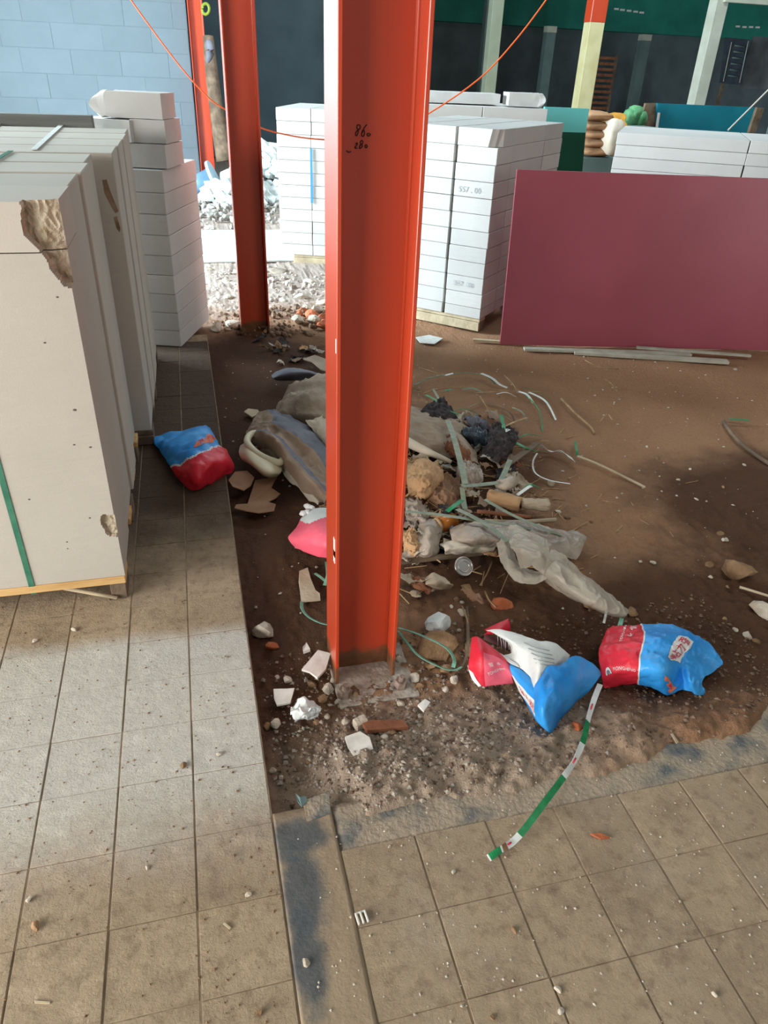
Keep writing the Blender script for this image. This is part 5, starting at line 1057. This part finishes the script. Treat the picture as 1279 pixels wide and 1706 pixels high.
tag(o, 'green and white printed ribbon trailing from the torn bag onto the tiles', 'ribbon')
strap([(1036, 1030, -.01), (1034, 1038, -.0), (1032, 1044, .0)], .014, M_strapt, 'turquoise strap end between the clear film and the right-hand bag'); strap([(1010, 1018, -.03), (1008, 1030, -.02), (1006, 1038, -.02)], .008, M_strapw, 'thin white strap end left of the clear film tip')

# ---------------------------------------------------------------- stones, shards and crumbs
def stone(px, py, s, m, k, label, flatn=.6, asp=.8, group=None, cat='stone', dz=None):
    p = gz(px, py); p.z += s * flatn * .45; return rock('stone' if cat == 'stone' else cat.replace(' ', '_'), p, s, s * asp, s * flatn, k, m, label, cat, group, k * .7)
stone(1230, 957, .062, M_stoneb, 101, 'large angular tan stone in the dark soil at the right', .6, .75); stone(1272, 1022, .045, M_stone, 102, 'grey stone at the right frame edge behind the bags')
stone(728, 1085, .060, M_stoneb, 103, 'white-topped brown rock inside the turquoise strap loop', .75, .8); p = gz(733, 1063); rock('plaster_lump', p + Vector((0, .02, .05)), .042, .034, .03, 104, M_rubw, 'crusty white plaster lump on the brown rock', 'plaster')
stone(786, 1083, .030, M_stoneb, 105, 'brown stone touching the red end of the torn bag'); stone(772, 1024, .022, M_stone, 106, 'flat pale stone above the strap loop', .5); stone(718, 1112, .016, M_stoneb, 107, 'small brown stone in front of the white-topped rock'); stone(743, 1118, .022, M_stoneb, 108, 'squarish brown stone under the lower strap band', .7, .6)
stone(757, 1134, .014, M_stone, 109, 'rounded pale stone in front of the strap loop'); stone(694, 990, .026, M_cardp, 110, 'pointed tan shard right of the nearest column', .35, .7); stone(778, 980, .020, M_stoneb, 111, 'tan stone chip below the tin lid', .4); stone(835, 1012, .034, M_brick, 112, 'reddish brown brick lump behind the torn bag', .8, .7)
stone(985, 1012, .030, M_stoneb, 113, 'round brown stone under the clear film tip', .5); stone(1055, 1022, .022, M_stoneb, 114, 'dull stone behind the right-hand bag'); stone(962, 1213, .016, M_brick, 115, 'orange brick chip beside the printed ribbon', .7, .8)
stone(440, 1056, .036, M_stone, 116, 'cream and tan rock by the tile edge left of the column', .8, .8); stone(455, 1078, .022, M_brick, 117, 'pinkish stone below the cream rock', .5, .9); stone(1205, 1000 - 100, .010, M_stone, 118, 'tiny pale chip on the soil near the damp patch')
flat('tile_shard', [(503, 1118), (530, 1086), (551, 1092), (543, 1118), (529, 1132), (516, 1122)], -.018, .008, M_sherd, 'white square tile shard leaning at the left of the column base', 'shard', .002, 11)
flat('tile_shard', [(456, 1150), (478, 1150), (491, 1149), (484, 1172), (462, 1176), (457, 1165)], -.03, .006, M_sherd, 'grey-white tile shard near the tile edge left of the column', 'shard', .003, 12)
flat('tile_shard', [(575, 1230), (600, 1222), (616, 1232), (622, 1252), (590, 1262), (580, 1246)], -.018, .008, M_sherd, 'dusty white tile shard in the soil in front of the column', 'shard', .003, 13)
flat('tile_shard', [(696, 1176), (708, 1167), (717, 1172), (706, 1188)], -.02, .006, M_sherd, 'small four-sided white shard right of the column base', 'shard', .002, 14)
flat('tile_shard', [(505, 1083), (511, 1074), (517, 1086), (506, 1089)], -.02, .012, M_sherd, 'small pointed white chip left of the column base', 'shard', .002, 15)
o = link('plaster_cube', bm_mesh('plaster_cube', box_bm(-.02, .02, -.014, .014, 0, .034, .004)), M_stone); o.location = gz(601, 1210) ; o.rotation_euler = (.1, -.1, .3); tag(o, 'small squarish plaster piece standing on the dusty shard', 'plaster')
S = surf(grid([[(482, 1180, -.02), (505, 1166, -.0), (530, 1172, -.01)], [(486, 1192, .0), (508, 1182, .03), (534, 1186, .0)], [(494, 1200, -.03), (512, 1198, -.02), (530, 1194, -.03)]]), .012, 45, 41, .03); o = cloth('crumpled_paper', S, 22, 16, M_bagwhite, None, .0015); tag(o, 'crumpled white paper on the soil between column and tile edge', 'paper')
flat('wood_offcut', [(600, 1205), (672, 1205), (680, 1216), (612, 1222)], -.035, .014, M_woodr, 'brown wood offcut half buried in front of the column base', 'wood', .002, 16)
flat('mortar_flap', [(505, 1338), (548, 1322), (551, 1358), (512, 1372)], -.004, .008, M_mortar, 'grey mortar piece at the corner of the pit', 'mortar', .001, 17)
flat('membrane_flap', [(493, 1322), (500, 1330), (508, 1326), (514, 1334), (503, 1345), (496, 1336)], .004, .003, M_greypost, 'dark curled membrane flap at the corner of the pit', 'membrane', .004, 18)
around = [(520, 1142, .015), (530, 1125, .013), (547, 1150, .018), (538, 1165, .014), (556, 1135, .013), (565, 1172, .013), (592, 1158, .010), (480, 1135, .014), (462, 1130, .010), (528, 1205, .010), (545, 1195, .009), (575, 1205, .011), (700, 1145, .012), (690, 1132, .018), (668, 1175, .013), (445, 1212, .013), (460, 1208, .016), (640, 1230, .012), (655, 1222, .009), (455, 1285, .009), (468, 1297, .008), (515, 1272, .008), (690, 1220, .006), (665, 1100, .012), (760, 1075, .009), (765, 1052, .008), (725, 1035, .008), (760, 1000, .01), (770, 1005, .008), (752, 1012, .009), (735, 1018, .009), (742, 1150, .010), (700, 1195, .008)]
for k, (px, py, s) in enumerate(around): stone(px, py, s, M_stone if k % 3 else M_stoneb, 120 + k % 7, 'small stone in the loose rubble around the nearest column base', .75, .85, 'stones around the nearest column base')
right = [(1137, 1130, .012), (1150, 1122, .008), (1095, 765, .014), (1160, 832, .010), (1182, 942, .016), (1184, 962, .010), (1205, 948, .009), (1088, 938, .012), (985, 870, .010), (1078, 745, .008), (945, 862, .014), (930, 853, .012), (1208, 1032, .010), (1245, 1060, .018), (1260, 1070, .014), (1225, 1050, .012), (1205, 812, .008), (1240, 775, .009), (1200, 890, .014), (1210, 900, .012), (1212, 978, .008), (1130, 800, .009), (1100, 668, .01), (1150, 782, .008), (1235, 612, .014), (1225, 616, .012), (1050, 1232 - 130, .01)]
for k, (px, py, s) in enumerate(right): stone(px, py, s, M_stone if k % 2 else M_stoneb, 130 + k % 7, 'small stone scattered on the open soil at the right', .55, .8, 'stones scattered on the open soil')
tl = [(365, 1257, .012, 'pinkish chip on the pale tiles near the pit edge'), (306, 1277, .014, 'tan crumb on a tile joint in front of the left pallet'), (246, 1447, .008, 'small grey pebble on the left tiles'), (415, 1491, .010, 'white chip on the left tiles near the dark strip'), (432, 1687, .011, 'grey pebble at the bottom frame edge'), (510, 1606, .013, 'pale crumb on the dark membrane strip'), (755, 1453, .009, 'small purple-grey pebble on the front tiles below the ribbon'), (856, 1551, .010, 'white chip with a shadow on the front tiles'), (930, 1650, .011, 'pale crumb on a tile joint low in the frame'), (935, 1685, .010, 'pale chip at the bottom of the front tiles'), (820, 1695, .009, 'grey pebble at the bottom edge of the front tiles'), (1190, 1658, .009, 'brown pebble on the front tiles at lower right'), (48, 1500, .010, 'brown pebble on the tiles at the left edge'), (60, 1545, .015, 'dark soil crumb on the tiles at the left edge'), (125, 1050, .014, 'small clod on the tiles before the left pallet'), (60, 1068, .012, 'tan crumb on the tiles before the left pallet'), (1180, 1220, .010, 'cream splinter in the soil at the right')]
for k, (px, py, s, lab) in enumerate(tl):
    p = G(px, py, .001 if py > 1225 or px < 400 else -.02); s *= .72; p.z += s * .4; rock('pebble', p, s, s * .7, s * .6, 140 + k % 6, (M_stone, M_stoneb, M_stone)[k % 3], lab, 'pebble', None, k * 1.1)
o = empty('plastic_clip', G(603, 1530, .002)); o.rotation_euler = (0, 0, .1)
for x_ in (-.010, 0, .010): box('clip_bar', x_ - .0022, x_ + .0022, -.013, .013, 0, .006, M_sherd, o, .001)
box('clip_bridge', -.012, .012, .010, .014, 0, .005, M_sherd, o, .001); tag(o, 'small white three-barred plastic clip on the front tiles', 'clip')
flat('brick_splinter', [(983, 1391), (1000, 1390), (1016, 1397), (1000, 1399)], .001, .005, M_brick, 'orange splinter on the front tiles below the right-hand bag', 'splinter', .001, 19)
flat('wood_splinter', [(1117, 1224), (1120, 1223), (1130, 1238), (1127, 1240)], .005, .004, M_woodp, 'pale splinter in the soil below the right-hand bag', 'splinter', .001, 20)
flat('match_splinter', [(372, 1540), (375, 1538), (386, 1547), (383, 1549)], .001, .003, M_woodp, 'tiny pale splinter on the left tiles', 'splinter', 0, 21); flat('match_splinter', [(58, 1668), (84, 1670), (84, 1673), (58, 1672)], .001, .003, M_woodp, 'pale splinter on the tiles at lower left', 'splinter', 0, 22)
# crumbs nobody could count
def crumbs(name, n_, fn, smin, smax, m, label, seed):
    rr = random.Random(seed); V = []; Fc = []
    octv = [Vector(p) for p in ((1, 0, 0), (-1, 0, 0), (0, 1, 0), (0, -1, 0), (0, 0, 1), (0, 0, -1))]
    of = [(0, 2, 4), (2, 1, 4), (1, 3, 4), (3, 0, 4), (2, 0, 5), (1, 2, 5), (3, 1, 5), (0, 3, 5)]
    for i in range(n_):
        q = fn(rr)
        if q is None: continue
        x_, y_, z_ = q; s = smin + (smax - smin) * rr.random() ** 3; b = len(V); a_ = rr.uniform(0, 6.3); ca, sa = math.cos(a_), math.sin(a_)
        for o_ in octv:
            r_ = s * rr.uniform(.6, 1.3); V.append((x_ + (o_.x * ca - o_.y * sa) * r_, y_ + (o_.x * sa + o_.y * ca) * r_, z_ + o_.z * r_ * .7 + s * .3))
        Fc += [tuple(b + k for k in t_) for t_ in of]
    o = link(name, mesh(name, V, Fc), m); tag(o, label, 'crumbs', kind='stuff'); return o
def f1(rr):
    x_, y_ = rr.gauss(.42, .26), rr.gauss(1.32, .16)
    if x_ < EDGE + .02 or y_ < 1.09 or x_ > 1.2: return None
    return x_, y_, ground(x_, y_)
crumbs('gravel_crumbs', 3400, f1, .0012, .0090, mat('grey_gravel', (128, 112, 98), (176, 164, 150), 60, .95), 'loose grey gravel crumbs in the soil around the column base', 1)
crumbs('soil_crumbs', 3200, lambda rr: (lambda x_, y_: (x_, y_, ground(x_, y_)))(rr.uniform(.1, 1.7), rr.uniform(1.1, 1.75)), .002, .009, mat('soil_clod', (96, 74, 58), (140, 118, 100), 20, .95), 'small brown soil clods in the pit', 2)
crumbs('pale_crumbs', 900, lambda rr: (lambda x_, y_: (x_, y_, ground(x_, y_)))(rr.uniform(.1, 3.3), rr.uniform(1.6, 4.6)), .0015, .009, M_stone, 'pale crumbs sprinkled over the open soil', 3)
crumbs('tile_grit', 1500, lambda rr: (rr.uniform(-.8, .06), rr.uniform(.55, 2.1), 0), .0008, .0042, M_stoneb, 'brown grit on the left tiles', 4)
crumbs('tile_grit', 1300, lambda rr: (rr.uniform(.1, 1.6), rr.uniform(.4, 1.1), 0), .0008, .0042, M_stone, 'pale grit on the front tiles', 5)
def fs(rr):
    return None
# loose straw in and behind the heap
rr = random.Random(5); V = []; Fc = []
for i in range(700):
    x_, y_ = rr.gauss(.95, .30), rr.gauss(2.75, .38)
    if y_ < 1.9 or x_ < .45: continue
    z_ = ground(x_, y_) + rr.uniform(.003, .05) * math.exp(-((x_ - .9) / .35) ** 2); a_ = rr.gauss(0.4, .9); l_ = rr.uniform(.03, .13); wd = rr.uniform(.0012, .0035); t_ = rr.uniform(-.18, .18); b = len(V)
    d_ = Vector((math.cos(a_), math.sin(a_), t_)) * l_ / 2; s_ = Vector((-math.sin(a_), math.cos(a_), 0)) * wd; p = Vector((x_, y_, z_))
    for e, g_ in ((-1, -1), (1, -1), (1, 1), (-1, 1)): V.append(p + d_ * e + s_ * g_)
    V.append(p + d_ * -1 + Vector((0, 0, wd))); V.append(p + d_ + Vector((0, 0, wd)))
    Fc += [(b, b + 1, b + 2, b + 3), (b, b + 4, b + 5, b + 1), (b + 3, b + 2, b + 5, b + 4)]
o = link('loose_straw', mesh('loose_straw', V, Fc), M_straw); tag(o, 'loose dry straw and strap shreds strewn through the rubbish heap', 'straw', kind='stuff')

# prints and marks belong to the panel they are on
HOST = {'printed_line': 'white_panel', 'frayed_thread': 'white_panel', 'marker_figure': 'web', 'paint_scrape': 'flange', 'weld_bead': 'flange', 'lid_ring': 'lid_disc', 'lid_rim': 'lid_disc', 'notice_line': 'panel'}
for t in [o for o in C.objects if o.type == 'EMPTY']:
    kids = list(t.children); names = {}
    for k_ in kids: names.setdefault(k_.name.split('.')[0], k_)
    for k_ in kids:
        n_ = k_.name.split('.')[0]; h_ = HOST.get(n_)
        if n_.startswith('printed_') and not h_: h_ = 'bag_shell' if 'bag_shell' in names else ('red_panel' if n_ == 'printed_name' else 'blue_side')
        if h_ in names: k_.parent = names[h_]
